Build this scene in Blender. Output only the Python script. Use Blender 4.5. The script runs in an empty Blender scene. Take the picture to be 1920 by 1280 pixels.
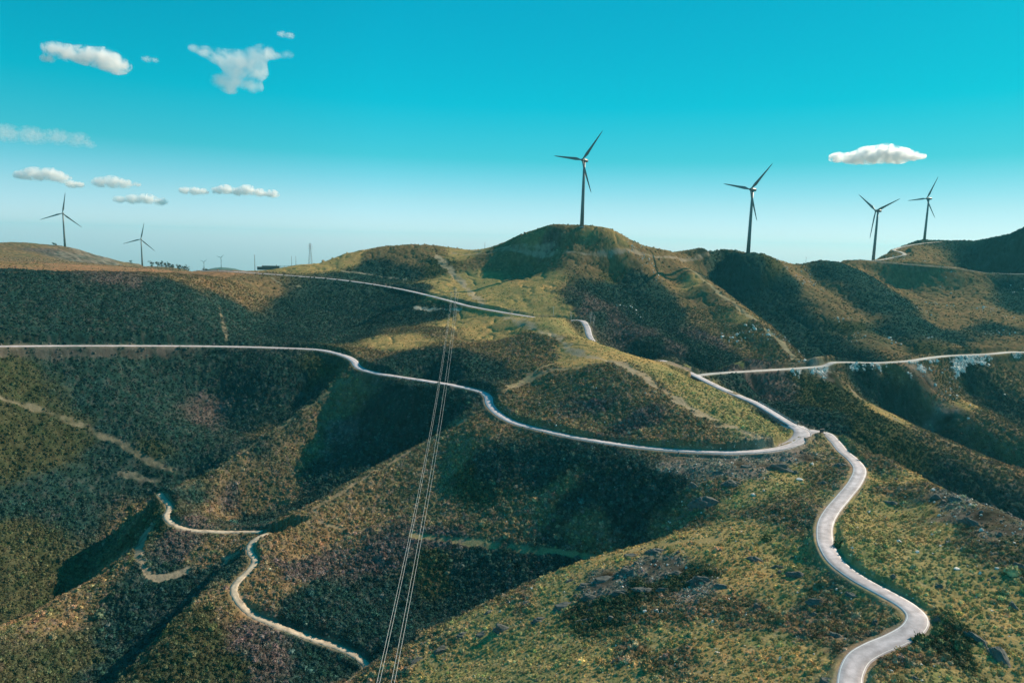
import bpy, bmesh, math, random
import numpy as np
from mathutils import Vector, Matrix

SC = bpy.context.scene
R_ = math.radians
# ---- CAMERA, SKY, SUN, EXPOSURE -------------------------------------------------
cam_d = bpy.data.cameras.new('camera'); cam_d.lens = 24.0; cam_d.sensor_width = 36.0; cam_d.clip_start = .5; cam_d.clip_end = 60000
cam = bpy.data.objects.new('camera', cam_d); SC.collection.objects.link(cam); SC.camera = cam
SUN_AZ = R_(58); SUN_EL = R_(35)         # clockwise from the view direction (+Y); height
sun_d = bpy.data.lights.new('sun', 'SUN'); sun_d.energy = 5.0; sun_d.angle = R_(.53); sun_d.color = (1.0, .80, .58)
sun = bpy.data.objects.new('sun', sun_d); SC.collection.objects.link(sun)
_s = Vector((math.sin(SUN_AZ) * math.cos(SUN_EL), math.cos(SUN_AZ) * math.cos(SUN_EL), math.sin(SUN_EL)))
sun.rotation_euler = _s.to_track_quat('Z', 'Y').to_euler()
SC.render.resolution_x = 1024; SC.render.resolution_y = 682
SC.view_settings.view_transform = 'Standard'; SC.view_settings.look = 'None'; SC.view_settings.exposure = 0.5; SC.view_settings.gamma = 1.0
world = bpy.data.worlds.new('World'); SC.world = world; world.use_nodes = True
def build_sky():
    nt = world.node_tree; nt.nodes.clear(); N = nt.nodes.new; L = nt.links.new
    out = N('ShaderNodeOutputWorld'); bg = N('ShaderNodeBackground'); bg.inputs['Strength'].default_value = .0707
    sky = N('ShaderNodeTexSky'); sky.sky_type = 'NISHITA'; sky.sun_disc = False; sky.sun_elevation = SUN_EL; sky.sun_rotation = SUN_AZ
    sky.altitude = 900; sky.air_density = 1.0; sky.dust_density = .6; sky.ozone_density = 2.0
    # the cyan cast of this sky: a tint that grows with height above the horizon
    tc = N('ShaderNodeTexCoord'); sep = N('ShaderNodeSeparateXYZ'); L(tc.outputs['Generated'], sep.inputs[0])
    ramp = N('ShaderNodeValToRGB'); r = ramp.color_ramp; r.interpolation = 'LINEAR'
    r.elements[0].position = SKY_TINT[0][0]; r.elements[0].color = (*SKY_TINT[0][1], 1); r.elements[1].position = SKY_TINT[-1][0]; r.elements[1].color = (*SKY_TINT[-1][1], 1)
    for p, c in SKY_TINT[1:-1]: r.elements.new(p).color = (*c, 1)
    L(sep.outputs['Z'], ramp.inputs[0])
    mul = N('ShaderNodeMix'); mul.data_type = 'RGBA'; mul.blend_type = 'MULTIPLY'; mul.inputs[0].default_value = 1
    dt = N('ShaderNodeVectorMath'); dt.operation = 'DOT_PRODUCT'; L(tc.outputs['Generated'], dt.inputs[0]); dt.inputs[1].default_value = (math.sin(SUN_AZ), math.cos(SUN_AZ), 0)
    mr = N('ShaderNodeMapRange'); mr.inputs[1].default_value = .35; mr.inputs[2].default_value = .95; mr.inputs[3].default_value = 1.06; mr.inputs[4].default_value = .66; L(dt.outputs['Value'], mr.inputs[0])
    sc = N('ShaderNodeVectorMath'); sc.operation = 'SCALE'; L(ramp.outputs[0], sc.inputs[0]); L(mr.outputs[0], sc.inputs['Scale'])
    L(sky.outputs[0], mul.inputs[6]); L(sc.outputs[0], mul.inputs[7]); L(mul.outputs[2], bg.inputs[0]); L(bg.outputs[0], out.inputs[0])
SKY_TINT = [(0.0, (1.25, 1.35, 1.9)), (.06, (.82, 1.22, 1.36)), (.12, (.18, 1.15, 1.07)), (.19, (.005, 1.30, 1.14)), (.31, (.005, 1.36, 1.20)), (.55, (.012, 1.85, 1.75)), (1.0, (.015, 1.9, 1.85))]
build_sky()
SC.cycles.use_denoising = True; SC.cycles.denoiser = 'OPENIMAGEDENOISE'; SC.cycles.denoising_input_passes = 'RGB_ALBEDO_NORMAL'
SC.cycles.volume_bounces = 12; SC.cycles.max_bounces = 12; SC.cycles.diffuse_bounces = 3; SC.cycles.transparent_max_bounces = 16
SC.cycles.sample_clamp_indirect = 4.0

NU, NV = 1366, 1420
HAZE = .000045
# ---- TERRAIN CORE (pure numpy) -------------------------------------------------
FPX = 1280.0; PITCH = math.radians(8.0); ROLL = math.radians(1.5); CZ = 200.0
_F = np.array([0, math.cos(PITCH), -math.sin(PITCH)]); _r0 = np.array([1., 0, 0]); _u0 = np.array([0, math.sin(PITCH), math.cos(PITCH)])
CR = _r0 * math.cos(ROLL) + _u0 * math.sin(ROLL); CU = -_r0 * math.sin(ROLL) + _u0 * math.cos(ROLL)

def ray(px, py):
    px = np.asarray(px, float)[..., None]; py = np.asarray(py, float)[..., None]
    return _F + CR * (px - 960) / FPX + CU * (640 - py) / FPX
def RC(R):
    R = np.asarray(R, float); return np.where(R > 400, 400 + (R - 400) * .72, R)
def W(px, py, R):
    """the world point that is seen at this bearing and slope, RC(R) metres away over the ground"""
    R = RC(R); d = ray(px, py); k = np.asarray(R, float)[..., None] / np.hypot(d[..., 0], d[..., 1])[..., None]
    return d * k + np.array([0, 0, CZ])
def AZ(px, py=700.):
    d = ray(px, py); return np.arctan2(d[..., 0], d[..., 1])
def spline(P, step):
    """Catmull-Rom (centripetal-ish) through 3-D points, resampled every `step` metres"""
    P = np.asarray(P, float); Q = np.vstack([2 * P[0] - P[1], P, 2 * P[-1] - P[-2]]); out = []
    for i in range(1, len(Q) - 2):
        p0, p1, p2, p3 = Q[i - 1:i + 3]; n = 24
        d = [max(np.linalg.norm(b - a), 1e-3) ** .5 for a, b in ((p0, p1), (p1, p2), (p2, p3))]
        t0 = 0; t1 = d[0]; t2 = t1 + d[1]; t3 = t2 + d[2]
        for k in range(n):
            t = t1 + (t2 - t1) * k / n
            a1 = (t1 - t) / (t1 - t0) * p0 + (t - t0) / (t1 - t0) * p1
            a2 = (t2 - t) / (t2 - t1) * p1 + (t - t1) / (t2 - t1) * p2
            a3 = (t3 - t) / (t3 - t2) * p2 + (t - t2) / (t3 - t2) * p3
            b1 = (t2 - t) / (t2 - t0) * a1 + (t - t0) / (t2 - t0) * a2
            b2 = (t3 - t) / (t3 - t1) * a2 + (t - t1) / (t3 - t1) * a3
            out.append((t2 - t) / (t2 - t1) * b1 + (t - t1) / (t2 - t1) * b2)
    out.append(P[-1]); out = np.array(out)
    s = np.r_[0, np.cumsum(np.linalg.norm(np.diff(out, axis=0), axis=1))]
    n = max(int(s[-1] / step), 2); t = np.linspace(0, s[-1], n + 1)
    return np.stack([np.interp(t, s, out[:, k]) for k in range(3)], 1)

# roads: name -> (points (px, py, R), width, bank on the left, bank on the right [m up], shoulder)
ROADS = {
 'junction_apron': ([(1474,838,365),(1492,829,374),(1503,818,383),(1504,808,391),(1492,798,401)], 8.5, 0.0, 0.0),
 'valley_road': ([(-260,655,560),(-120,651,570),(0,649,580),(200,648,590),(400,649,605),(520,652,600),(600,656,590),(640,665,565),(662,675,545),(672,688,530),(700,698,505),(740,705,490),(800,714,470),(860,724,455),(898,733,445),(914,742,437),(918,757,424),(930,772,410),(960,790,392),(1000,802,375),(1080,820,360),(1200,838,350),(1300,846,346),(1380,848,347),(1450,843,356),(1492,832,370),(1508,820,382),(1506,808,392),(1490,797,402)], 5.0, 2.2, -1.2),
 'ridge_road': ([(1506,818,385),(1500,806,396),(1470,787,412),(1420,757,436),(1380,740,455),(1340,722,478),(1300,702,500),(1270,688,515),(1240,676,530),(1210,680,550),(1180,674,572),(1145,660,598),(1118,645,615),(1107,633,622),(1100,612,655),(1088,601,690),(1060,601,692),(1035,600,692),(1005,595.5,691),(940,585,705),(880,574,735),(850,566,760),(800,553,790),(740,540,825),(640,525,870),(560,518,890),(490,513,900),(430,509,915),(380,508,960)], 5.0, -0.5, 1.3),
 'hill_road': ([(1506,815,388),(1528,808,396),(1548,812,400),(1566,828,386),(1580,845,370),(1600,862,352),(1612,880,335),(1604,903,318),(1583,930,300),(1562,955,282),(1549,978,266),(1546,1000,252),(1551,1025,238),(1570,1055,226),(1610,1085,217),(1660,1112,211),(1700,1135,206),(1720,1157,200),(1712,1178,194),(1680,1198,188),(1640,1215,182.5),(1612,1232,177.5),(1598,1255,172),(1592,1290,164.5),(1585,1350,152),(1560,1430,138)], 5.2, 0.6, 0.3),
 'gravel_track': ([(300,925,405),(318,950,392),(312,968,380),(325,982,372),(350,992,367),(400,996,362),(450,997,358),(492,996,352)], 3.0, 2.0, -.5),
 'lower_track': ([(502,1000,333),(484,1008,328),(470,1020,324),(470,1035,318),(478,1050,312),(468,1068,306),(450,1085,300),(438,1103,294),(446,1125,288),(470,1150,282),(520,1172,274),(580,1195,268),(640,1215,262),(668,1230,257),(690,1252,250),(672,1268,244),(645,1290,238)], 3.0, 1.6, -.4),
 'far_road': ([(1305,704,502),(1340,700,520),(1400,696,560),(1500,690,620),(1545,686,642),(1560,680,652),(1580,679,668),(1640,680,690),(1700,677,720),(1740,671,750),(1780,667,780),(1850,664,815),(1900,660,850),(1960,662,880),(2060,664,930)], 5.0, 3.0, -2.),
 'lay_by': ([(1392,746,449),(1420,760,437),(1444,778,424),(1464,792,412),(1490,806,397)], 5.6, 0.6, 0.0),
 'summit_track': ([(1590,488,1300),(1640,489,1335),(1672,484,1375),(1694,479,1390),(1688,473,1440),(1676,470,1470),(1690,464,1530),(1730,457,1600),(1790,452,1700)], 5.0, 0.5, -.5),
 'crest_track': ([(1610,487,1300),(1660,492,1290),(1720,497,1290),(1790,503,1310),(1850,512,1340),(1900,514,1350),(1980,514,1380)], 5.0, 1.5, -1.),
}
ROAD3 = {k: spline(W(*np.array(v[0], float).T), 3.0) for k, v in ROADS.items()}

# shape points (px, py, R): crests, flanks, hollows and far ground that can be seen
SEEN = """
1440,822,364 1400,805,368 1380,800,372 1320,775,388 1250,735,410 1170,682,455 1090,656,515 1040,635,560 1000,612,610 960,596,665 890,548,810 870,530,850 850,505,900 830,485,950 845,476,985
600,492,1000 640,478,1010 680,469,1010 720,463,1010 760,460,1010 800,459,1010 840,463,1020 870,467,1030 885,468,1030 910,466,1010 930,460,980 955,450,955 980,440,938 1030,427,922 1060,423,922 1091,422,922 1125,424,918 1150,429,920 1175,441,930 1200,452,940 1250,461,975 1290,466,1005 1330,468,1020 1370,466,1030 1403,469,1037 1430,471,1045 1450,478,1060 1480,486,1085 1500,490,1100 1520,486,1130 1540,484,1150 1560,488,1180 1580,491,1220 1600,490,1280 1637,488,1350 1660,478,1430 1690,461,1560 1715,455,1630 1733,450,1650 1755,454,1650 1780,450,1620 1820,449,1580 1870,441,1540 1920,430,1500 1990,420,1480 2080,415,1480
560,497,1000 520,508,950
640,704,520 600,727,508 560,755,490 500,792,470 450,825,450 400,862,432 350,900,412 325,925,402 311,985,376 260,1020,366 200,1060,358 150,1085,350 100,1115,342 50,1142,334 0,1170,325 -80,1200,318
620,697,545 540,740,525 470,790,500 430,815,478 370,865,462 345,890,448 300,925,435 240,985,415 180,1030,400 120,1075,388 60,1105,375 0,1140,365 -80,1180,355
500,690,560 400,760,545 430,750,545 300,800,500 200,750,535 200,850,485 100,950,445 0,900,470 0,1050,405 300,860,470 0,760,520 100,690,568 300,690,580 -100,800,500 150,1000,420
880,765,418 850,785,412 800,815,400 760,838,392 700,872,378 640,912,362 590,948,350 540,978,340 500,1000,334 455,1045,318 430,1062,308 380,1112,294 330,1162,280 260,1220,270 200,1272,260 130,1330,250
870,752,432 800,795,428 740,830,420 700,850,412 640,888,398 590,925,385 540,965,365
420,1065,330 380,1098,320 320,1150,308 260,1198,298 200,1250,288 160,1285,280
640,760,490 560,830,455 500,900,420 420,940,405 700,780,455 760,770,440 600,860,430
400,1040,340 300,1040,350 330,1090,330 265,1040,350 290,1075,338 200,1150,325 100,1200,312 0,1260,298 250,1130,325 100,1290,290
820,860,378 760,900,366 700,950,350 620,1000,328 560,1060,308 520,1100,292 560,1140,280 480,1200,264 400,1270,250 620,1130,282 700,1060,305
1300,990,270 1240,1000,269 1200,1011,267 1130,1030,262 1060,1056,258 1000,1082,252 950,1107,247 880,1140,242 800,1182,236 740,1222,231 700,1257,227 660,1295,222
1240,985,290 1190,995,292 1120,1020,288 1060,1042,286 1000,1062,282 950,1085,277 880,1120,271 800,1163,262 740,1203,256
1150,1006,288 1000,1014,300 850,1006,312 760,998,322 700,992,328 900,1060,293 800,1110,285 700,1170,270
1200,872,331 1100,872,336 1000,880,345 900,880,352 850,900,355 1000,830,360 930,800,384 1100,845,345 1100,930,318 1000,950,320 900,950,330 1200,930,310 1300,880,322 1280,930,302
1400,900,312 1400,870,328 1500,880,335 1490,850,355 1500,920,312 1400,960,285 1500,990,265 1400,1050,238 1500,1050,240 1300,1060,240 1200,1080,238
1550,900,322 1590,960,285 1640,1000,262 1700,1050,236 1620,850,368 1650,900,330 1700,960,295
1300,1150,205 1200,1150,212 1100,1150,222 1000,1170,222 950,1200,218 870,1240,215 1400,1150,203 1500,1150,202 1600,1160,200 1300,1280,170 1150,1280,176 1000,1280,185 850,1290,196 780,1290,207 1450,1280,166 1800,1050,240 1800,1150,208 1900,1150,214 1850,1250,185 1700,1280,168 1900,1280,182 2050,1280,190 2050,1100,240 1400,1400,140 900,1400,160 1800,1400,145
1020,594.5,660 1045,595.5,658 1070,597,658 1112,637,585 1130,645,560 1150,652,540 1180,663,515 1210,671,500 1580,818,392 1610,838,372 1650,859,352 1700,885,334 1750,907,322 1800,930,308 1860,953,296 1920,978,286 2000,1010,276
1090,700,442 1000,720,455 950,745,430 940,735,438 1000,692,478 1060,672,505 1100,760,392 1180,735,400 1200,780,376 1300,815,358 1000,770,400 1150,820,365 1240,825,358 1340,832,354
960,690,500 900,690,500 850,690,500 780,680,515 950,650,560 850,650,560 900,710,470
690,670,560 720,650,590 760,632,625 800,618,655 850,605,690 900,598,695 940,600,680 950,625,620
600,620,680 650,600,730 700,580,765 760,570,775 820,585,740 550,590,745 450,600,700 350,560,690 350,610,635 200,560,670 200,610,615 50,560,665 50,610,608 480,545,800 600,545,830 720,560,800 -120,600,620
0,507,800 100,508,800 200,508.5,800 300,509.5,805 350,511.5,820 400,515,840 440,518,855 200,506,870 300,508,880 350,511,900 100,505,870 0,511,740 100,511,745 200,511,750 300,512,760 400,517,790 450,520,820 0,492,1250 100,495,1300 200,498,1350 300,505,1250 0,502,950 150,504,950 300,508,950 -120,495,1100
300,507,1450 267,504,1450 300,509,1700 240,501,1600 335,509,1600 280,505,1300 320,507,1350
0,455,2100 30,454,2100 60,456,2100 90,460,2110 122,462,2130 150,468,2160 175,476,2200 205,484,2260 240,494,2350 267,498,2450 0,475,1900 100,480,1950 200,490,2150 350,507,1500 60,484,1700 170,494,1750 -120,460,2100
880,500,905 940,480,915 950,530,835 1000,560,740 1050,575,720 1000,500,885 1060,480,860 1091,450,895 1030,455,905 1150,470,880 720,500,950 650,510,935 780,520,900 700,530,880
1280,480,953 1300,502,913 1330,532,868 1380,563,818 1420,592,773 1460,622,728 1500,652,683 1530,675,648
1270,520,900 1300,560,840 1360,600,775 1420,640,715 1470,672,665
1180,520,830 1150,560,770 1120,585,715 1200,560,775 1250,600,720 1300,640,655 1330,680,580 1200,630,660 1260,665,590 1150,500,860 1220,500,880
1340,500,1018 1380,540,958 1430,580,898 1480,620,833 1530,660,758 1560,674,718 1370,490,1038 1440,530,988 1500,560,948 1560,610,878
1500,500,1078 1530,525,1028 1570,555,968 1620,600,888 1670,640,818 1715,668,753 1600,520,1068 1640,550,1018 1700,600,918 1760,640,838 1800,660,788
1640,500,1330 1690,525,1250 1740,560,1138 1800,600,1038 1850,630,968 1890,652,898 1780,530,1260 1850,570,1148 1920,620,1018 1990,640,958
1850,480,1500 1900,490,1480 1920,540,1280 1850,530,1260 2000,560,1200 1780,480,1480 1920,460,1500
1590,710,613 1640,752,578 1700,790,556 1750,812,544 1840,850,534 1920,884,526 2000,920,518
1420,735,555 1450,745,540 1500,770,515 1560,800,500 1530,740,570 1600,830,485 1650,850,482 1700,860,495 1800,900,490 1900,930,490 1920,965,470 1480,710,590
1640,715,698 1680,750,668 1740,785,640 1800,815,628 1860,835,626 1920,862,618
1700,700,690 1760,705,720 1800,735,690 1860,770,665 1920,805,650 2000,850,630 1830,710,750 1880,745,720 1920,775,705 1900,690,820 1920,715,790
"""
# hidden ground (px bearing, R, height above the camera level)
HID = """
1600,440,-132 1650,425,-138 1700,412,-142 1750,400,-146 1800,395,-152 1860,385,-156 1920,380,-160 1550,450,-118 1590,425,-118 1640,405,-116 1500,470,-120 1450,490,-112 2000,370,-200
1400,510,-104 1350,535,-100
1250,600,-104 1200,640,-100 1150,680,-93
1091,1400,-60 900,1300,-60 700,1300,-70 1400,1200,-40 1400,1500,-100 1500,1350,-60 1600,1500,-60 1733,1900,-60 1900,1900,-20 560,1300,-75 480,1300,-80 440,1500,-110 400,2000,-160 480,1100,-62
300,2500,-200 100,2500,-110 0,2500,-100 -120,2500,-120 500,2200,-220 900,2200,-200 1200,2200,-200 1600,2400,-200 1900,2500,-150
800,480,-130 
-500,600,-110 -500,350,-180 -500,900,-70 -500,1500,-60 -500,2400,-80 -900,800,-90 -900,400,-160 -900,1800,-80
2500,300,-140 2500,600,-190 2500,1000,-80 2500,1600,0 3000,300,-150 3000,700,-190 3000,1500,-20 2500,2400,-80
-900,150,-150 -400,230,-170 0,230,-200 300,200,-185 600,170,-150 960,120,-130 1500,110,-122 2000,130,-122 2600,160,-130 960,60,-130 -2000,60,-140 4000,60,-135 3500,200,-150
"""
SKY = [(560,497,1000),(600,492,1000),(640,478,1010),(680,469,1010),(720,463,1010),(760,460,1010),(800,459,1010),(840,463,1020),(870,467,1030),(910,466,1010),(930,460,980),(955,450,955),(980,440,938),(1030,427,922),(1060,423,922),(1091,422,922),(1125,424,918),(1150,429,920),(1175,441,930),(1200,452,940),(1250,461,975),(1290,466,1005),(1330,468,1020),(1370,466,1030),(1403,469,1037),(1430,471,1045),(1450,478,1060),(1480,486,1085),(1500,490,1100),(1540,484,1150),(1580,491,1220),(1637,488,1350),(1660,478,1430),(1690,461,1560),(1733,450,1650),(1780,450,1620),(1820,449,1580),(1870,441,1540),(1920,430,1500),(1990,420,1480),(0,455,2100),(60,456,2100),(122,462,2130),(175,476,2200),(240,494,2350),(267,498,2450)]
def _pts():
    A = []
    for x, y, r in SKY:
        for f, dz in ((1.035, 2.5), (1.09, 9.)):
            rc = float(RC(r)) * f; d = ray(x, y); A.append([math.atan2(d[0], d[1]), math.log(rc), CZ + rc * d[2] / math.hypot(d[0], d[1]) - dz])
    for l in SEEN.split():
        a = [float(x) for x in l.split(',')]; p = W(a[0], a[1], a[2]); A.append([math.atan2(p[0], p[1]), math.log(math.hypot(p[0], p[1])), p[2]])
    for l in HID.split():
        a = [float(x) for x in l.split(',')]; rc = float(RC(a[1])); A.append([float(AZ(a[0])), math.log(rc), CZ + a[2] * rc / a[1]])
    for k, P in ROAD3.items():
        if k == 'junction_apron': continue
        for p in P[::5]: A.append([math.atan2(p[0], p[1]), math.log(math.hypot(p[0], p[1])), p[2]])
    far = [(R, z) for R, z in ((3200, -200), (5000, -330), (8000, -560), (14000, -1000))]
    for R, z in far:
        for a in np.radians([-75, -55, -35, -20, -8, 5, 18, 32, 50, 75]): A.append([a, math.log(R), CZ + z])
    A = np.array(A); keep = []
    for i, a in enumerate(A):       # thin out coincident points
        if all((a[0] - A[j][0]) ** 2 + (a[1] - A[j][1]) ** 2 > 1.2e-5 for j in keep): keep.append(i)
    return A[keep]
CTRL = _pts()

def tps_fit(C, lam=1e-5):
    X = C[:, :2]; n = len(X); d2 = ((X[:, None] - X[None]) ** 2).sum(-1)
    K = np.where(d2 > 0, .5 * d2 * np.log(d2 + 1e-30), 0) + lam * np.eye(n)
    Pm = np.c_[np.ones(n), X]; A = np.zeros((n + 3, n + 3)); A[:n, :n] = K; A[:n, n:] = Pm; A[n:, :n] = Pm.T
    return np.linalg.solve(A, np.r_[C[:, 2], 0, 0, 0])
def tps_eval(C, w, U, V):
    out = np.empty(U.size); u = U.ravel(); v = V.ravel(); n = len(C)
    for s in range(0, u.size, 20000):
        d2 = (u[s:s + 20000, None] - C[None, :, 0]) ** 2 + (v[s:s + 20000, None] - C[None, :, 1]) ** 2
        out[s:s + 20000] = (.5 * d2 * np.log(d2 + 1e-30)) @ w[:n] + w[n] + w[n + 1] * u[s:s + 20000] + w[n + 2] * v[s:s + 20000]
    return out.reshape(U.shape)
WTS = tps_fit(CTRL)
def cubic_up(G, xi, axis):
    """Catmull-Rom resample of the grid G along axis at fractional indices xi"""
    G = np.moveaxis(G, axis, 0); n = len(G); i = np.clip(np.floor(xi).astype(int), 0, n - 2); t = (xi - i)[:, None]
    g = [G[np.clip(i + k, 0, n - 1)] for k in (-1, 0, 1, 2)]
    r = .5 * (2 * g[1] + (g[2] - g[0]) * t + (2 * g[0] - 5 * g[1] + 4 * g[2] - g[3]) * t ** 2 + (3 * g[1] - g[0] - 3 * g[2] + g[3]) * t ** 3)
    return np.moveaxis(r, 0, axis)

# value noise on world coordinates
_rng = np.random.RandomState(7); _LAT = _rng.rand(256, 256)
def vnoise(x, y, seed=0):
    x = x + seed * 37.17; y = y - seed * 19.31
    xi = np.floor(x).astype(np.int64); yi = np.floor(y).astype(np.int64); fx = x - xi; fy = y - yi
    fx = fx * fx * fx * (fx * (fx * 6 - 15) + 10); fy = fy * fy * fy * (fy * (fy * 6 - 15) + 10)
    a = _LAT[xi & 255, yi & 255]; b = _LAT[(xi + 1) & 255, yi & 255]; c = _LAT[xi & 255, (yi + 1) & 255]; d = _LAT[(xi + 1) & 255, (yi + 1) & 255]
    return (a * (1 - fx) + b * fx) * (1 - fy) + (c * (1 - fx) + d * fx) * fy - .5
def fbm(x, y, sc, octv=4, seed=0, gain=.5):
    o = 0.; a = 1.; s = 0.
    for k in range(octv):
        c, sn = math.cos(k * 1.1), math.sin(k * 1.1)
        o = o + a * vnoise((x * c - y * sn) / sc, (x * sn + y * c) / sc, seed + k * 3); s += a; a *= gain; sc /= 2.03
    return o / s * 2

def sstep(a, b, x):
    t = np.clip((x - a) / (b - a), 0, 1); return t * t * (3 - 2 * t)

def build_grid(nu, nv, umin=-41., umax=41., rmin=118., rmax=2000.):
    """columns = bearings (dense inside the view, coarse all round), rows = distances"""
    du = (umax - umin) / nu
    u = np.r_[np.arange(-179.9, umin - 6, 1.6), np.linspace(umin - 6, umin, 24, endpoint=False), np.linspace(umin, umax, nu, endpoint=False), np.linspace(umax, umax + 6, 24, endpoint=False), np.arange(umax + 6, 180.2, 1.6)]
    u = np.r_[u[u < 179.5], 180.1]
    v = np.r_[np.log(np.geomspace(3, rmin, 30, endpoint=False)), np.linspace(math.log(rmin), math.log(rmax), nv), np.log(np.geomspace(rmax * 1.01, 12000, 60))]
    return np.radians(u), v
cam.matrix_world = Matrix(((CR[0], CU[0], -_F[0], 0), (CR[1], CU[1], -_F[1], 0), (CR[2], CU[2], -_F[2], CZ), (0, 0, 0, 1)))

# ---- HELPERS ---------------------------------------------------------------------
def link(o, parent=None):
    SC.collection.objects.link(o)
    if parent is not None: o.parent = parent
    return o
def tag(o, label=None, cat=None, group=None, kind=None):
    if label: o['label'] = label
    if cat: o['category'] = cat
    if group: o['group'] = group
    if kind: o['kind'] = kind
    return o
def empty(name, loc, rz=0., parent=None):
    o = bpy.data.objects.new(name, None); o.location = loc; o.rotation_euler = (0, 0, rz); o.empty_display_size = .3
    return link(o, parent)
class MB:
    def __init__(s): s.v = []; s.f = []; s.sm = []
    def add(s, v, f, smooth=False):
        n = len(s.v); s.v += [tuple(p) for p in v]; s.f += [tuple(i + n for i in q) for q in f]; s.sm += [smooth] * len(f); return s
    def box(s, c, d, rz=0., M=None):
        x, y, z = d[0] / 2, d[1] / 2, d[2] / 2; cs, sn = math.cos(rz), math.sin(rz); v = []
        for a, b, e in ((-x, -y, -z), (x, -y, -z), (x, y, -z), (-x, y, -z), (-x, -y, z), (x, -y, z), (x, y, z), (-x, y, z)):
            v.append((c[0] + a * cs - b * sn, c[1] + a * sn + b * cs, c[2] + e))
        return s.add(v, [(3, 2, 1, 0), (4, 5, 6, 7), (0, 1, 5, 4), (1, 2, 6, 5), (2, 3, 7, 6), (3, 0, 4, 7)])
    def tube(s, pts, rad, n=8, cap=True, smooth=True):
        pts = [Vector(p) for p in pts]; rad = rad if hasattr(rad, '__len__') else [rad] * len(pts); v = []; f = []
        for i, p in enumerate(pts):
            d = (pts[min(i + 1, len(pts) - 1)] - pts[max(i - 1, 0)]).normalized()
            a = d.orthogonal().normalized() if i == 0 else (a - d * a.dot(d)).normalized()
            b = d.cross(a)
            for k in range(n):
                t = 2 * math.pi * k / n; v.append(p + (a * math.cos(t) + b * math.sin(t)) * rad[i])
            if i:
                for k in range(n): f.append(((i - 1) * n + k, (i - 1) * n + (k + 1) % n, i * n + (k + 1) % n, i * n + k))
        if cap: f.append(tuple(range(n - 1, -1, -1))); f.append(tuple(range(len(v) - n, len(v))))
        return s.add(v, f, smooth)
    def build(s, name, mat, parent=None, loc=None):
        me = bpy.data.meshes.new(name); me.from_pydata(s.v, [], s.f); me.polygons.foreach_set('use_smooth', s.sm)
        me.materials.append(mat); me.update()
        o = bpy.data.objects.new(name, me); link(o, parent)
        if loc is not None: o.location = loc
        return o
def mat_plain(name, col, rough=.7, metal=0., noise=0., nscale=3., bump=0.):
    m = bpy.data.materials.new(name); m.use_nodes = True; nt = m.node_tree; b = nt.nodes['Principled BSDF']
    b.inputs['Roughness'].default_value = rough; b.inputs['Metallic'].default_value = metal; b.inputs['Base Color'].default_value = (*col, 1)
    if noise or bump:
        tc = nt.nodes.new('ShaderNodeTexCoord'); n = nt.nodes.new('ShaderNodeTexNoise'); n.inputs['Scale'].default_value = nscale; n.inputs['Detail'].default_value = 5
        nt.links.new(tc.outputs['Object'], n.inputs['Vector'])
        if noise:
            mx = nt.nodes.new('ShaderNodeMix'); mx.data_type = 'RGBA'
            mx.inputs[6].default_value = (*[c * (1 - noise) for c in col], 1); mx.inputs[7].default_value = (*[min(c * (1 + noise), 1) for c in col], 1)
            rp = nt.nodes.new('ShaderNodeMapRange'); rp.inputs[1].default_value = .3; rp.inputs[2].default_value = .7
            nt.links.new(n.outputs['Fac'], rp.inputs[0]); nt.links.new(rp.outputs[0], mx.inputs[0]); nt.links.new(mx.outputs[2], b.inputs['Base Color'])
        if bump:
            bp = nt.nodes.new('ShaderNodeBump'); bp.inputs['Strength'].default_value = bump; bp.inputs['Distance'].default_value = .1
            nt.links.new(n.outputs['Fac'], bp.inputs['Height']); nt.links.new(bp.outputs[0], b.inputs['Normal'])
    return m

# ---- TERRAIN GRID ------------------------------------------------------------------
UG, VG = build_grid(NU, NV)
cu = np.radians(np.linspace(-46, 46, 430)); cv = np.linspace(math.log(100), math.log(14000), 470)
Zc = tps_eval(CTRL, WTS, *np.meshgrid(cu, cv, indexing='ij'))
def sample(G, u, v):
    """bilinear lookup of a coarse (cu, cv) grid"""
    x = np.clip((u - cu[0]) / (cu[1] - cu[0]), 0, len(cu) - 1.001); y = np.clip((v - cv[0]) / (cv[1] - cv[0]), 0, len(cv) - 1.001)
    i = x.astype(int); j = y.astype(int); fx = x - i; fy = y - j
    if G.ndim == 3: fx = fx[..., None]; fy = fy[..., None]
    return (G[i, j] * (1 - fx) + G[i + 1, j] * fx) * (1 - fy) + (G[i, j + 1] * (1 - fx) + G[i + 1, j + 1] * fx) * fy
RV = np.exp(cv); MAXS = np.maximum.accumulate((Zc - CZ) / RV[None], axis=1)
def hit(px, py):
    """where the bearing and slope of a pixel first meets the smooth terrain -> bearing, ln R"""
    d = ray(px, py); a = math.atan2(d[0], d[1]); s = d[2] / math.hypot(d[0], d[1])
    c = int(np.clip(round((a - cu[0]) / (cu[1] - cu[0])), 0, len(cu) - 1)); m = MAXS[c]; j = int(np.searchsorted(m, s))
    if j >= len(cv) - 1: j = int(np.argmax(m >= m[np.exp(cv) < 3000].max() - 1e-9)); return a, cv[j]
    if j == 0: return a, cv[0]
    t = (s - m[j - 1]) / max(m[j] - m[j - 1], 1e-9); return a, cv[j - 1] + t * (cv[1] - cv[0])
def hitxy(px, py):
    a, v = hit(px, py); r = math.exp(v); return r * math.sin(a), r * math.cos(a)

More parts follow.
